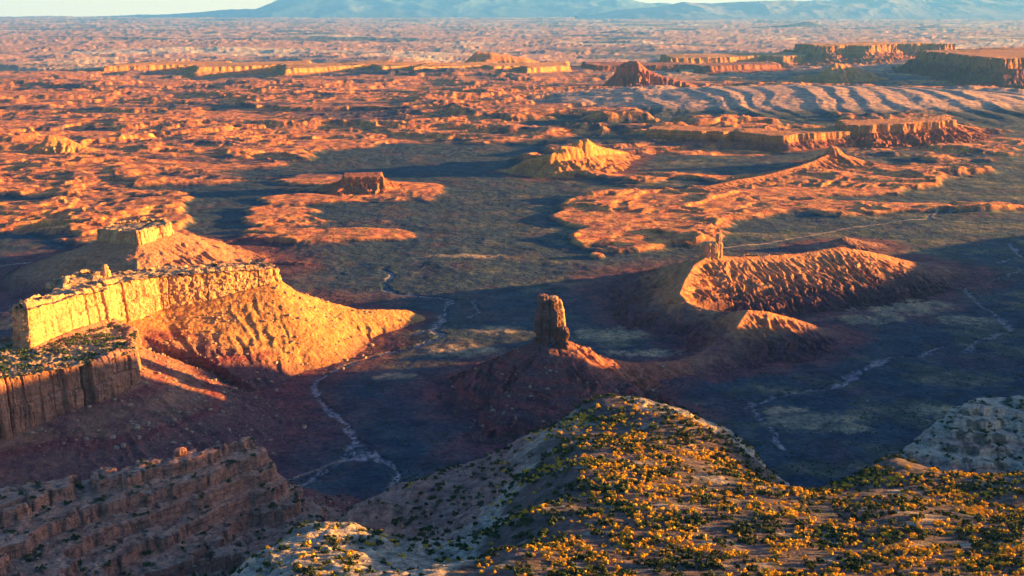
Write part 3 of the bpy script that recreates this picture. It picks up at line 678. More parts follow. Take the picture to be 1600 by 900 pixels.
far_form('m7', 'rock_mesa', 4.5, 'long low mesa with a broken golden rim crossing the plain below the striped dome', 'mesa', R1, O1, O2)
far_form('m8', 'rock_butte', 4.0, 'small peaked orange butte with a long ridge trailing towards the valley', 'butte', O1, O2)
far_form('m9', 'rock_butte', 7.0, 'dark red pyramid butte with ribbed flanks left of the striped dome', 'butte', R1, R2)
far_form('m11', 'rock_mesa', 13.0, 'high far mesa with banded buttresses at the right edge of the plain', 'mesa', R1, O1, O2)
far_form('m11b', 'rock_mesa', 20.0, 'pale orange far mesa behind the banded buttresses', 'mesa', O1, O2, G1)
far_form('m11c', 'rock_butte', 9.0, 'bright orange pointed hill standing behind the striped dome', 'butte', O2, G1)
far_form('m11d', 'rock_mesa', 18.0, 'long orange canyon wall behind the striped dome', 'mesa', O1, O2, G1)
far_form('m12', 'rock_mesa', 15.0, 'low mesa with sunlit yellow rim along the far canyon, furthest to the left', 'mesa', O1, G1, G1)  # rim tone of both canyon mesas paints their sunlit cliff band
far_form('m12b', 'rock_mesa', 15.0, 'orange walled mesa in the middle of the far canyon rim', 'mesa', O1, O2, G1)
far_form('m12c', 'rock_butte', 14.0, 'rounded orange dome rising beyond the far canyon rim', 'butte', O2, G1)
far_form('m12d', 'rock_mesa', 15.0, 'shadowed flat mesa beyond the dark red pyramid butte', 'mesa', R1, O1, O1)
far_form('m13', 'rock_butte', 4.0, 'tiny orange butte cut by the left edge of the picture', 'butte', O2, G1)

# ------------------------------------------------------------------ foreground rock, from surveyed points
def tps(pts, lam=0.0):
    a = np.array(pts, float); X = a[:, :2] / 300; n = len(X)
    def U(r2): return np.where(r2 > 1e-12, 0.5 * r2 * np.log(r2 + 1e-12), 0)
    D = ((X[:, None] - X[None]) ** 2).sum(-1); K = U(D) + lam * np.eye(n); Pm = np.hstack([np.ones((n, 1)), X])
    A = np.block([[K, Pm], [Pm.T, np.zeros((3, 3))]]); w_ = np.linalg.solve(A, np.concatenate([a[:, 2], np.zeros(3)]))
    def f(x, y):
        x = x / 300; y = y / 300; z = w_[n] + w_[n + 1] * x + w_[n + 2] * y
        for i in range(n): z = z + w_[i] * U((x - X[i, 0]) ** 2 + (y - X[i, 1]) ** 2)
        return z
    return f
def W(l): return [P(a, b, Y=y) for a, b, y in l]

rim = W([(360,905,560),(400,865,590),(460,828,640),(515,822,655),(565,826,650)])
brown = W([(545,812,790),(575,795,830),(620,770,870),(680,757,900),(735,728,900),(790,700,890),(830,678,905),(880,652,940),(910,632,965),(940,624,985),(985,631,995),(1040,642,1000),(1080,652,990)])
right_ = W([(1130,680,940),(1185,712,890),(1225,750,830),(1265,770,760),(1300,757,770),(1340,740,790),(1370,722,805),(1400,716,815),(1440,733,800),(1500,744,790),(1600,748,790),(1700,748,790)])
inner = W([(700,905,490),(900,905,480),(1100,905,480),(1300,905,480),(1500,905,480),(1700,905,480),(500,905,510),
 (780,860,550),(900,850,560),(1100,850,560),(1300,850,560),(1500,850,560),(1700,850,560),
 (830,800,630),(950,790,640),(1100,790,640),(1250,805,630),(1400,800,640),(1550,800,650),(1700,800,650),
 (860,740,730),(950,730,740),(1050,740,730),(1150,765,700),(1250,782,680),(1400,757,730),(1500,770,710),
 (890,690,830),(960,680,850),(1030,695,820),(1110,735,760),(1180,757,715),(930,650,920),(985,650,910),(1050,672,860),(1095,690,850),(1120,705,830),
 (780,780,740),(800,740,810),(700,800,780),(620,820,770),(650,850,690),(600,855,680),(690,880,590),(740,890,570),(770,830,660),(730,840,680),(560,860,590),(480,860,590),(430,905,540),(620,890,560),(640,850,630)])
sil = rim + brown + right_
beyond = []
for (x, y, z) in sil:
    r = math.hypot(x, y); ux, uy = x / r, y / r
    for d, dzv in ((45, 34), (110, 92), (220, 185), (380, 300)):
        beyond.append((x + ux * d, y + uy * d, max(z - dzv, -25)))
left_d = [(-230, 470, 250), (-330, 560, 170), (-260, 620, 170), (-300, 450, 220), (-420, 500, 150), (-230, 700, 120), (-330, 740, 100)]
f_hill = tps(sil + inner + beyond + left_d, 0.0006)
def hill_z(x, y):
    z = f_hill(x, y)
    px, py = PX(x, y, z)
    # how rocky: rims, left flank and right flank are bare, the plateau is smooth
    rk = hill_rock(x, y, z)
    z = z + 5.0 * fbm(x / 70, y / 70, 3, 601) * 0.5 + rk * (3.0 * fbm(x / 28, y / 28, 5, 605) + 2.2 * (ridged(x / 20, y / 14, 4, 611) - .5))
    z = mix(z, terr(z + 2 * fbm(x / 40, y / 40, 2, 615), 4.2, .45), rk * .75)
    z = z + 0.8 * fbm(x / 12, y / 12, 4, 621)
    return z
def hill_rock(x, y, z):
    px, py = PX(x, y, z); n = fbm(x / 45, y / 45, 4, 631)
    # left flank, measured in the place's own ground coordinates
    a = sstep(-5, -45, x - 0.10 * (y - 480) + 22 * n)
    b = sstep(-2, 16, (x - 150) * 0.62 + (y - 885) * 0.55 + 14 * n) * (x > 95) * (x < 262)
    d = sstep(960, 1010, y + 30 * n)
    e = sstep(275, 235, z + 8 * n) * (x < 60)
    return np.clip(np.maximum.reduce([a * .9, b, d, e]), 0, 1)
def build_hill():
    xs = np.arange(-430, 560, 1.45); ys = np.arange(380, 1330, 1.45); X, Y = np.meshgrid(xs, ys); x = X.ravel(); y = Y.ravel()
    z = hill_z(x, y); rk = hill_rock(x, y, z)
    n = fbm(x / 40, y / 26, 5, 641); n2 = fbm(x / 11, y / 8, 4, 645)
    soil = mix(C3(0.085, 0.048, 0.042), C3(0.16, 0.10, 0.08), np.clip(.5 + n2, 0, 1)[:, None])  # soil darkened to stand in for the long shrub shadows
    pale = mix(C3(0.44, 0.325, 0.225), C3(0.27, 0.195, 0.14), np.clip(.45 + n2, 0, 1)[:, None])
    brn = mix(C3(0.42, 0.19, 0.13), C3(0.26, 0.11, 0.085), np.clip(.4 + n2, 0, 1)[:, None])
    px, py = PX(x, y, z)
    isb = sstep(262, 246, z + 6 * n) * (x < 40)      # the lower beds are brown
    rock = mix(pale, brn, isb[:, None])
    c = mix(soil, rock, sstep(0.25, 0.6, rk + .25 * n)[:, None])
    c = mix(c, pale, (sstep(0.22, 0.5, n) * (1 - rk) * .85)[:, None])
    c = mix(c, C3(0.05, 0.06, 0.04), (sstep(0.15, 0.5, fbm(x / 16, y / 16, 4, 651)) * .55)[:, None])
    F = grid_faces(len(xs), len(ys)); g = z > -20
    V, F, c = cull(np.stack([x, y, z], 1), F, g[F].any(1), c)
    tag(add_mesh('hill', V, F, M_SLICK, col=c), 'near mesa rim with shrub covered domed top and bare pale rock flanks', kind='structure')
tick('forms')
build_hill(); tick('hill')

# right rock knob
kp = W([(1380,745,1000),(1400,715,1020),(1430,690,1045),(1460,665,1065),(1500,636,1090),(1530,629,1105),(1600,625,1110),(1700,622,1115),
 (1480,690,1040),(1480,740,1000),(1550,690,1045),(1550,740,1005),(1650,690,1045),(1650,740,1005),(1430,740,1005),(1550,655,1075),(1650,650,1080),(1800,625,1115),(1800,740,1000)])
kb = []
for (x, y, z) in kp[1:8] + kp[-2:-1]:
    r = math.hypot(x, y)
    for d, dzv in ((40, 18), (100, 75), (200, 150), (330, 230)): kb.append((x * (1 + d / r), y * (1 + d / r), max(z - dzv, -25)))
for px_ in (1380, 1450, 1520, 1600, 1700, 1800):
    x, y, z = P(px_, 780, Y=960); kb.append((x, y, z - 4)); kb.append((x * .93, y * .93, z - 40))
kb += [(300, 1000, 70), (310, 1080, 40), (290, 1150, -20), (330, 930, 80)]
f_knob = tps(kp + kb, 0.0006)
def knob_z(x, y):
    z = f_knob(x, y) + 3.2 * fbm(x / 30, y / 30, 5, 701) + 1.5 * (ridged(x / 18, y / 18, 3, 705) - .5)
    tilt = 0.10 * (x - 400)
    return mix(z, terr(z + tilt + 3 * fbm(x / 60, y / 60, 2, 711), 8.5, .3) - tilt, .85)
def build_knob():
    xs = np.arange(290, 900, 1.5); ys = np.arange(860, 1450, 1.5); X, Y = np.meshgrid(xs, ys); x = X.ravel(); y = Y.ravel()
    z = knob_z(x, y); n = fbm(x / 30, y / 22, 5, 721); tz = z + 0.10 * (x - 400) + 5 * n
    pale = C3(0.40, 0.305, 0.215); brn = C3(0.33, 0.19, 0.145)
    k = np.maximum(sstep(148, 138, tz), np.exp(-((tz - 172) / 3) ** 2)); k = np.maximum(k, np.exp(-((tz - 187) / 1.6) ** 2)); k = np.maximum(k, np.exp(-((tz - 160) / 1.4) ** 2))
    c = mix(np.broadcast_to(pale, (len(x), 3)), brn, k[:, None])
    c = mix(c, C3(0.05, 0.055, 0.045), (sstep(0.05, 0.35, fbm(x / 14, y / 14, 4, 731) + .5 * fbm(x / 50, y / 50, 2, 735)) * .85)[:, None])
    F = grid_faces(len(xs), len(ys)); V, F, c = cull(np.stack([x, y, z], 1), F, (z > -20)[F].any(1), c)
    tag(add_mesh('layered_rock', V, F, M_SLICK, col=c), 'layered grey and brown rock knob beyond the shrub covered rim, at the right edge', 'rock outcrop')
build_knob()

# left near sandstone ledges
lr = W([(-120,785,860),(0,768,880),(60,762,890),(130,750,905),(200,735,925),(290,715,950),(345,703,965),(400,697,985),(409,700,985)])
lf = W([(-120,830,820),(0,820,825),(90,800,860),(180,785,880),(260,765,905),(330,760,925),(390,765,950),(-120,905,740),(0,900,760),(100,860,820),(100,905,770),(200,835,860),(200,905,810),(280,810,890),(290,860,860),(350,800,920),(350,860,870),(390,810,930),(300,905,830),(370,850,900),(430,860,860),(400,900,820),(460,800,1000),(450,760,1060),(480,850,900)])
lb = []
for (x, y, z) in lr:
    for d, dzv in ((22, 14), (50, 60), (110, 100), (220, 150), (340, 185)): lb.append((x - d * .45, y + d, max(z - dzv, 0)))
lb += [(x + d * .9, y + d * .3, max(z - q, -10)) for (x, y, z) in lr[-1:] for d, q in ((16, 30), (40, 62), (110, 100), (200, 150), (330, 198))]
f_ledge = tps(lr + lf + lb, 0.0004)
def ledge_z(x, y):
    z0 = f_ledge(x, y); n = fbm(x / 45, y / 45, 4, 801)
    tilt = -0.05 * (x + 300) + 0.02 * (y - 900)
    u_ = (x * .86 + y * .5) + 5 * noise(x / 20, y / 20, 841); v_ = (y * .86 - x * .5) + 5 * noise(x / 20 + 7, y / 20, 842)
    blk = hr(np.floor(u_ / 19), np.floor(v_ / 13), 3) - .5; blk2 = hr(np.floor(u_ / 6.5), np.floor(v_ / 5), 4) - .5
    zz = z0 + 3.0 * n + tilt + 5.5 * blk + 2.0 * blk2
    t1 = terr(zz, 14.0, .07); t2 = terr(t1 * .3 + zz * .7, 4.2, .2)
    joints = ridged((x * .8 + y * .6) / 38, (y * .8 - x * .6) / 55, 2, 811)
    return t1 * .6 + t2 * .4 - tilt + 1.0 * fbm(x / 9, y / 9, 4, 815) - 5.0 * sstep(0.86, 0.97, joints)
def build_ledge():
    xs = np.arange(-640, -60, 1.05); ys = np.arange(700, 1300, 1.05); X, Y = np.meshgrid(xs, ys); x = X.ravel(); y = Y.ravel()
    z = ledge_z(x, y); n = fbm(x / 26, y / 20, 5, 821)
    gx = np.gradient(z.reshape(X.shape), axis=1).ravel(); gy = np.gradient(z.reshape(X.shape), axis=0).ravel(); sl_ = np.hypot(gx, gy)
    c = mix(C3(0.52, 0.245, 0.155), C3(0.38, 0.155, 0.10), np.clip(.5 + 1.2 * n, 0, 1)[:, None])
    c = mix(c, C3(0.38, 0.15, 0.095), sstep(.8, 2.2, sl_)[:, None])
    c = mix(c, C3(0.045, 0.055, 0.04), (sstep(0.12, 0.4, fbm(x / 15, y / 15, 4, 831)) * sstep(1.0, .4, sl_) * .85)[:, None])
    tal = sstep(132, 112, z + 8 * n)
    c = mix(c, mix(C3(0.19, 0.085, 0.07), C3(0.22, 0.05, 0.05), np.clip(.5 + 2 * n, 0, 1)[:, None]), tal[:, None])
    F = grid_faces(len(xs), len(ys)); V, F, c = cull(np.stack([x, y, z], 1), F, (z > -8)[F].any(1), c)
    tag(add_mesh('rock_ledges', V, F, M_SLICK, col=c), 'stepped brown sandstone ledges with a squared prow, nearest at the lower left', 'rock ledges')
build_ledge(); tick('ledge')

# ------------------------------------------------------------------ high rim out of frame at the right: its heights and gaps are shaped to throw the valley's shade
def build_rim():
    pts = [(1200,850,330,300),(1240,1000,360,300),(1280,1250,362,300),(1380,1500,330,260),(1400,1620,318,260),(1440,1830,318,110),(1460,1885,305,70),(1470,1905,172,50),(1490,1953,162,50),(1500,1985,162,50),(1505,2008,232,60),(1515,2085,226,60),(1522,2112,150,60),(1530,2135,118,70),(1560,2240,105,100),(1700,2520,108,160),(1800,2800,100,160),(2000,3100,60,160)]
    L = Line(pts, rs=70, seed=60, cf=.7, edge=6, rill=.3)
    c0 = (1500, 1900, 0)
    def cc(x, y, z, T, c, n, n2): return mix(C3(0.40, 0.2, 0.12), C3(0.3, 0.15, 0.1), np.clip(.5 + n, 0, 1)[:, None])
    tag(patch('hill', [L], 6, None, c0, colfn=cc), 'unseen high mesa rim shaped to shade the valley', kind='structure')
build_rim()

# ------------------------------------------------------------------ mountains on the horizon
def build_mountains():
    for name, segs, dist, seed, col in (
      ('mountain', [(120,27,0),(260,21,0),(400,12,0),(440,-4,0),(520,-7,0),(600,-6,0),(700,-8,0),(790,-5,0),(860,-6,0),(960,-7,0),(1010,2,0),(1060,6,0),(1180,14,0),(1300,18,0),(1400,22,0),(1500,26,0)], 104000, 3, C3(0.16, 0.24, 0.28)),  # blue-grey albedo paints distance haze into the range
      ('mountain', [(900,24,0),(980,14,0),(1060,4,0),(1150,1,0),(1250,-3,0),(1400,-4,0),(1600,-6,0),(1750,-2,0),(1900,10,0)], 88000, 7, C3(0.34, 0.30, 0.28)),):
        a = np.array(segs, float); xs = np.linspace(a[0, 0], a[-1, 0], 520)
        top = np.interp(xs, a[:, 0], a[:, 1]); hz = np.array([P(q, t_, Y=dist)[2] for q, t_ in zip(xs, top)])
        X = np.array([P(q, 26, Y=dist)[0] for q in xs]); rows = np.linspace(-1, 1, 61); V = []
        for r in rows:
            k = (1 - abs(r)) ** 1.15; yy = dist + r * 9000
            rg = ridged(X / 4800, np.full_like(X, yy / 5300), 5, seed)
            z = hz * k ** .8 * (0.86 + 0.16 * rg) + 60 * (k - .2); V.append(np.stack([X * (yy / dist) ** .2, np.full_like(X, yy), z - 20], 1))
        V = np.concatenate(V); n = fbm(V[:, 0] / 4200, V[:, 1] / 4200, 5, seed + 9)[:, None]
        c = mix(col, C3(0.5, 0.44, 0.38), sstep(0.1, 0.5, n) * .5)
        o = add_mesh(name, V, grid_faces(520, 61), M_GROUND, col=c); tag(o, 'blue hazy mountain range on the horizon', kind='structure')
build_mountains(); tick('mount')
# small far buttes on the right horizon
for i, (px, py, wd, h, Y, lb_) in enumerate(((1245,12,1500,340,52000,'hazy blue butte with a pointed end on the far horizon'),(1345,16,1100,170,47000,'low hazy blue mesa on the far horizon, second of the row'),(1452,13,900,230,50000,'rounded hazy blue butte on the far horizon, third of the row'),(1512,13,500,150,50000,'smallest hazy blue butte on the far horizon'),(968,29,500,190,40000,'lone tiny butte on the far plain below the mountains'))):
    x, y, _ = P(px, py + 4, Y=Y)
    L = Line([(x - wd * 1.3, y, h * .25, h * 1.6), (x - wd * .3, y - 200, h * .55, h * 2), (x + wd * .35, y, h, h * 2), (x + wd * .5, y, h * .95, h * 1.6), (x + wd, y, h * .3, h * 1.4)], rs=260, seed=80 + i, cf=.3)
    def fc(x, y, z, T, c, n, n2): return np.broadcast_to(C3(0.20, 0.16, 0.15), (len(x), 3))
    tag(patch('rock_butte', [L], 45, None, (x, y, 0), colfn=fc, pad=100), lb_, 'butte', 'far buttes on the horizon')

# ------------------------------------------------------------------ heights to stand small things on
def surf(x, y, which):
    x = np.asarray(x, float); y = np.asarray(y, float)
    if which == 'hill': return hill_z(x, y)
    if which == 'knob': return knob_z(x, y)
    if which == 'ledge': return ledge_z(x, y)
    H, T = field(x, y, near_lines(x, y))
    rough = sstep(0, 6, H)
    return under(base_ground(x, y), H) + H + rough * (1.0 * fbm(x / 16, y / 16, 4, 401) + 1.0 * (ridged(x / 7, y / 7, 3, 405) - .5)) - .6 * (H > 0)

# ------------------------------------------------------------------ shrubs
def shrub_mesh(seed, n=150, r=1.6, h=1.5, leaf=.42, blobs=6):
    g = np.random.default_rng(seed); V = []; F = []; cs = []
    cen = g.normal(0, .42, (blobs, 3)) * (r, r, h * .5) + (0, 0, h * .75); rad = g.uniform(.45, .8, blobs) * r * .72
    for i in range(n):
        b = g.integers(blobs); d = g.normal(0, 1, 3); d /= np.linalg.norm(d); p = cen[b] + d * rad[b] * g.uniform(.7, 1.05)
        p[2] = max(p[2], .15)
        a = g.normal(0, 1, 3); a /= np.linalg.norm(a); b_ = np.cross(a, d + g.normal(0, .4, 3)); b_ /= np.linalg.norm(b_) + 1e-9
        s_ = leaf * g.uniform(.7, 1.4); k = len(V)
        V += [p - a * s_ - b_ * s_ * .7, p + a * s_ - b_ * s_ * .7, p + a * s_ * .8 + b_ * s_ * .7, p - a * s_ * .8 + b_ * s_ * .7]; F.append((k, k + 1, k + 2, k + 3))
    nl = len(F)
    for j in range(3):      # stems
        q = cen[j % blobs] * .8; k = len(V); wv = .09
        V += [(-wv, j * .1, -.5), (wv, j * .1, -.5), (q[0] + .04, q[1], q[2]), (q[0] - .04, q[1], q[2])]; F.append((k, k + 1, k + 2, k + 3))
    return np.array(V, float), np.array(F), np.array([0] * nl + [1] * 3)

def visible_pts(n, xr, yr, which, dens):
    """random points on a surface, kept with the density dens(x,y,z)"""
    x = rng.uniform(*xr, n); y = rng.uniform(*yr, n); z = surf(x, y, which); px, py = PX(x, y, z)
    k = (rng.random(n) < dens(x, y, z)) & (px > -30) & (px < 1640) & (py > 560) & (py < 930)
    return np.stack([x, y, z], 1)[k]
def d_gold(x, y, z):
    rk = hill_rock(x, y, z); n = fbm(x / 55, y / 55, 4, 901); n2 = fbm(x / 14, y / 14, 3, 905)
    east = sstep(-40, 60, x - 0.06 * (y - 500))
    d = sstep(-.25, .35, n + .7 * n2) * (0.12 + 0.88 * east) * (1 - .93 * rk)
    hump = np.exp(-(((x + 95) / 60) ** 2 + ((y - 590) / 60) ** 2)) * .30 * sstep(-.1, .3, n2)
    return np.maximum(d, hump) * (z > 215)
def d_dark(x, y, z):
    rk = hill_rock(x, y, z); n = fbm(x / 40, y / 40, 4, 911); n2 = fbm(x / 12, y / 12, 3, 915)
    return np.maximum(sstep(-.35, .5, n + .6 * n2) * (1 - .6 * rk), rk * .45 * sstep(0, .4, n + n2)) * (z > 110)
hillR = ((-330, 520), (440, 1060))
gold = visible_pts(36000, *hillR, 'hill', d_gold); dark = visible_pts(24000, *hillR, 'hill', d_dark)
kn = visible_pts(5000, (300, 640), (930, 1130), 'knob', lambda x, y, z: .45 * sstep(0, .4, fbm(x / 20, y / 20, 3, 921)))
ld = visible_pts(7000, (-560, -90), (730, 1060), 'ledge', lambda x, y, z: .5 * sstep(.05, .35, fbm(x / 15, y / 15, 4, 831)) * (z > 100))
dark = np.concatenate([dark, kn, ld])

def near_first(pts):
    px, py = PX(pts[:, 0], pts[:, 1], pts[:, 2]); vis = (px > 5) & (px < 1595) & (py < 893)
    order = np.argsort(np.where(vis, np.hypot(pts[:, 0], pts[:, 1]), 1e9)); return pts[order]
def shrubs(pts, name, leafmat, label, group, cat, massname, masslabel, size, protos):
    pts = near_first(pts); n1 = 290
    meshes = []
    for i, (V, F, mi) in enumerate(protos):
        o = add_mesh(name, V, F, None, smooth=False, mats=[leafmat, M_WOOD], mi=mi); meshes.append(o)
    for i in range(n1):
        src = meshes[i % len(meshes)]; o = src if i < len(meshes) else src.copy()
        if i >= len(meshes): sc.collection.objects.link(o)
        s_ = rng.uniform(*size); o.location = pts[i]; o.scale = (s_, s_, s_ * rng.uniform(.8, 1.15)); o.rotation_euler = (0, 0, rng.uniform(0, 6.28))
        tag(o, label, cat, group)
    VV = []; FF = []; MI = []; k = 0
    lo = protos[-2:]
    for i in range(n1, len(pts)):
        V, F, mi = lo[i % 2]; s_ = rng.uniform(*size); a = rng.uniform(0, 6.28); c, s = math.cos(a) * s_, math.sin(a) * s_
        sub = rng.permutation(len(F) - 3)[:64]; Fi = F[sub]; Vv = V[Fi.ravel()] * 1.0
        # fewer but larger leaves far away
        cen = Vv.reshape(-1, 4, 3).mean(1, keepdims=True); Vv = ((Vv.reshape(-1, 4, 3) - cen) * 1.45 + cen).reshape(-1, 3)
        W_ = np.stack([Vv[:, 0] * c - Vv[:, 1] * s, Vv[:, 0] * s + Vv[:, 1] * c, Vv[:, 2] * s_], 1) + pts[i]
        VV.append(W_); m = len(W_); FF.append(np.arange(m).reshape(-1, 4) + k); k += m
    o = add_mesh(massname, np.concatenate(VV), np.concatenate(FF), leafmat, smooth=False); tag(o, masslabel, 'shrubs', kind='stuff')
protoG = [shrub_mesh(s, leaf=.34) for s in (1, 2, 3, 4, 5)]
protoD = [shrub_mesh(s, r=1.9, h=1.9, leaf=.4, blobs=7) for s in (11, 12, 13, 14, 15)]
shrubs(gold, 'golden_shrub', M_LEAFG, 'small rounded golden shrub on the near shrub covered rim', 'golden shrubs on the near rim', 'shrub', 'golden_scrub', 'golden shrubs spreading over the rest of the near rim', (.36, 1.0), protoG)
shrubs(dark, 'juniper_shrub', M_LEAFD, 'small dark green juniper among the golden shrubs of the near rim', 'dark junipers on the near rim', 'shrub', 'juniper_scrub', 'dark junipers covering the rest of the near rim and rock flanks', (.4, 1.05), protoD)

tick('shrubs')
# ------------------------------------------------------------------ boulders
def rock_mesh(seed, flat=.7):
    g = np.random.default_rng(seed); import bmesh
    bm = bmesh.new(); bmesh.ops.create_icosphere(bm, subdivisions=2, radius=1)
    for _ in range(7):
        d = Vector(g.normal(0, 1, 3)).normalized(); k = g.uniform(.45, .8)
        for v in bm.verts:
            e = v.co.dot(d) - k
            if e > 0: v.co -= d * e * .92
    for v in bm.verts: v.co *= 1 + g.uniform(-.05, .05); v.co.z *= flat
    V = np.array([v.co[:] for v in bm.verts]); F = np.array([[v.index for v in f.verts] for f in bm.faces]); bm.free(); return V, F
RP = [rock_mesh(s, f) for s, f in ((1, .75), (2, .6), (3, .9), (4, .7))]
def talus_pts(n, xr, yr, dens):
    x = rng.uniform(*xr, n); y = rng.uniform(*yr, n); H, T = field(x, y, near_lines(x, y)); k = rng.random(n) < dens(x, y, T); x, y = x[k], y[k]
    return np.stack([x, y, surf(x, y, 'talus')], 1)
dt = lambda x, y, T: np.where((T > .01) & (T < 1.15), .15 + .85 * sstep(-.1, .4, fbm(x / 50, y / 50, 3, 951)) * sstep(1.15, .4, T), 0)
tp = np.concatenate([talus_pts(15000, (-700, -150), (1350, 2150), dt), talus_pts(3600, (-150, 330), (1480, 1950), dt)])
lt = []
xs_ = rng.uniform(-520, -80, 5200); ys_ = rng.uniform(740, 1060, 5200); zs_ = ledge_z(xs_, ys_); ks_ = (fbm(xs_ / 22, ys_ / 22, 3, 955) > .12) & (zs_ > 100); slabs = np.stack([xs_, ys_, zs_], 1)[ks_]
x = rng.uniform(-330, -60, 2600); y = rng.uniform(800, 1150, 2600); z = ledge_z(x, y); k = (z < 150) & (z > 5); lt = np.stack([x, y, z], 1)[k]
sizes = 0.7 + 3.4 * rng.random(len(tp)) ** 7
order = np.argsort(-sizes); tp = tp[order]; sizes = sizes[order]
px, py = PX(tp[:, 0], tp[:, 1], tp[:, 2]); ok = (px > 5) & (px < 1595) & ~((px < 412) & (py > 700)) & ~((px > 850) & (py > 630)); tp = tp[ok]; sizes = sizes[ok]
rocks = []
for i, (V, F) in enumerate(RP): rocks.append(add_mesh('boulder', V, F, M_BOULDER, smooth=False))
NB = 240
for i in range(NB):
    src = rocks[i % 4]; o = src if i < 4 else src.copy()
    if i >= 4: sc.collection.objects.link(o)
    s_ = sizes[i] * 1.15; o.location = (tp[i][0], tp[i][1], tp[i][2] + s_ * .15); o.scale = (s_ * rng.uniform(.8, 1.4), s_, s_ * rng.uniform(.7, 1)); o.rotation_euler = (rng.uniform(-.3, .3), rng.uniform(-.3, .3), rng.uniform(0, 6.28))
    at_sp = tp[i][0] > -150
    if at_sp: tag(o, 'fallen boulder on the dark talus cone of the central spire', 'boulder', 'boulders below the spire')
    elif tp[i][1] > 1790: tag(o, 'fallen boulder on the orange talus below the golden mesa wall', 'boulder', 'boulders below the golden wall')
    else: tag(o, 'fallen boulder on the shaded purple talus below the lower mesa cliff', 'boulder', 'boulders on the shaded talus')
def rubble(name, pts, sz, mat, label, protos=RP, flatten=1):
    VV = []; FF = []; k = 0
    for i, p_ in enumerate(pts):
        V, F = protos[i % len(protos)]; a = rng.uniform(0, 6.28); s_ = sz[i]; c, s = math.cos(a) * s_, math.sin(a) * s_; e = rng.uniform(.8, 1.5)
        VV.append(np.stack([V[:, 0] * c * e - V[:, 1] * s, V[:, 0] * s * e + V[:, 1] * c, V[:, 2] * s_ * flatten + .1 * s_], 1) + p_); FF.append(F + k); k += len(V)
    tag(add_mesh(name, np.concatenate(VV), np.concatenate(FF), mat, smooth=False), label, kind='stuff')
def lowpoly(seed):
    g = np.random.default_rng(seed); V = np.array([(1, 0, 0), (0, 1, 0), (-1, 0, 0), (0, -1, 0), (0, 0, 1), (.6, .6, .5), (-.6, .5, .6), (0, 0, -.5)], float) * g.uniform(.7, 1.2, (8, 1))
    F = np.array([(0, 5, 4), (5, 1, 4), (0, 1, 5), (1, 6, 4), (6, 2, 4), (1, 2, 6), (2, 3, 4), (3, 0, 4), (0, 3, 7), (3, 2, 7), (2, 1, 7), (1, 0, 7)]); return V, F
LP = [lowpoly(s) for s in range(4)]
rest = np.concatenate([tp[NB:], lt]); rs2 = np.concatenate([sizes[NB:], .6 + 2.2 * rng.random(len(lt)) ** 4])
rubble('rubble', rest, rs2, M_BOULDER, 'loose rubble strewn over the talus slopes', LP)
rubble('ledge_rubble', slabs, .5 + 2.4 * rng.random(len(slabs)) ** 3, M_REDSTONE, 'broken slabs littering the near sandstone ledges', RP, .55)
# valley floor scrub
n = 26000; yy = 1250 + 2400 * rng.random(n) ** 1.5; xx = (rng.random(n) * 1.1 - .55) * yy
H, T = field(xx, yy, near_lines(xx, yy)); dn = fbm(xx / 110, yy / 110, 4, 961) + .5 * fbm(xx / 25, yy / 25, 2, 965)
k = (rng.random(n) < sstep(-.3, .5, dn)) & (T > .9) & (xx > -700 + .0 * yy); xx, yy = xx[k], yy[k]; zz = base_ground(xx, yy)
rubble('valley_scrub', np.stack([xx, yy, zz], 1), rng.uniform(.8, 2.0, len(xx)), M_LEAFD, 'dark scrub dotted over the valley floor', LP)
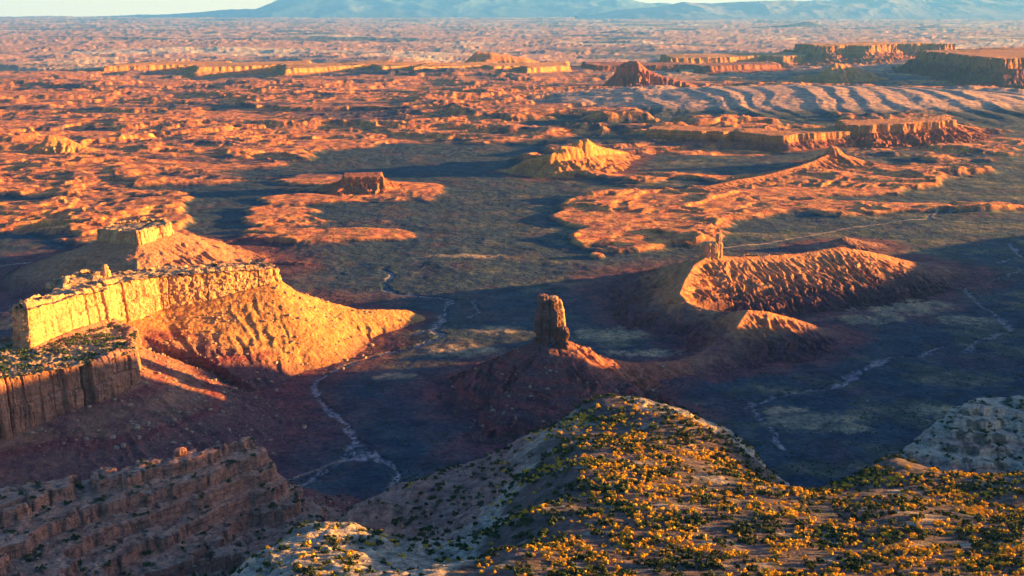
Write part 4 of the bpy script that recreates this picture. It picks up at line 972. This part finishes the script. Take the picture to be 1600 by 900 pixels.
# shrubs on the bench and mesa tops
bt = rng.uniform((-780, 1350), (-560, 1750), (5200, 2)); fb = Line(lift(bench_poly, [1] * 14, [10] * 14), True); fm = Line(lift(mesa_poly, [1] * 19, [10] * 19), True)
fi = fb.eval(bt[:, 0], bt[:, 1])[2] & ~fm.eval(bt[:, 0], bt[:, 1])[2] & (fbm(bt[:, 0] / 25, bt[:, 1] / 25, 4, 529) > .0); bt = bt[fi]
wgt = 0; zs = 0
for (px_, py_), z_ in zip(bench_poly, bench_zt):
    q = 1 / ((bt[:, 0] - px_) ** 2 + (bt[:, 1] - py_) ** 2 + 400) ** 1.5; wgt = wgt + q; zs = zs + q * z_
rubble('bench_scrub', np.column_stack([bt, zs / wgt - 1.5]), rng.uniform(1.0, 2.6, len(bt)), M_LEAFD, 'dark scrub covering the bench below the golden wall', LP)

# balanced rocks on the prow of the near ledges
for (px, py, z, r, sd, lb_) in ((370, 694, 203, 6.5, 51, 'rounded boulder balanced on the prow of the near brown ledges'), (283, 718, 203, 5.5, 53, 'rounded boulder perched on the ledge rim left of the prow')):
    x, y, _ = P(px, py, z); zg = float(ledge_z(np.array([x]), np.array([y]))[0])
    o = column('balanced_rock', None, (x, y, zg), x, y, zg - 3, [(0, r * .6), (3.5, r * .7), (4.2, r * .95), (6, r), (8, r * .95), (9.5, r * .7)], M_RED, n=40, seed=sd, crack=1.2, bumpy=2.2, sq=.35)
    tag(o, lb_, 'boulder')

# ------------------------------------------------------------------ haze
def build_haze():
    x, y0, y1, z0, z1 = 125000, -4000, 125000, -420, 2700
    V = [(-x, y0, z0), (x, y0, z0), (x, y1, z0), (-x, y1, z0), (-x, y0, z1), (x, y0, z1), (x, y1, z1), (-x, y1, z1)]
    F = [(3, 2, 1, 0), (4, 5, 6, 7), (0, 1, 5, 4), (1, 2, 6, 5), (2, 3, 7, 6), (3, 0, 4, 7)]
    m = bpy.data.materials.new('haze'); m.use_nodes = True; nt = m.node_tree; nt.nodes.remove(nt.nodes['Principled BSDF'])
    v = nt.nodes.new('ShaderNodeVolumePrincipled'); v.inputs['Color'].default_value = (0.11, 0.37, 1.0, 1); v.inputs['Density'].default_value = HAZE; v.inputs['Anisotropy'].default_value = 0.1
    nt.links.new(v.outputs[0], nt.nodes['Material Output'].inputs['Volume'])
    tag(add_mesh('haze', V, F, m, smooth=False), 'thin blue air haze over the far plain', kind='stuff')
HAZE = 1.0e-5
build_haze()
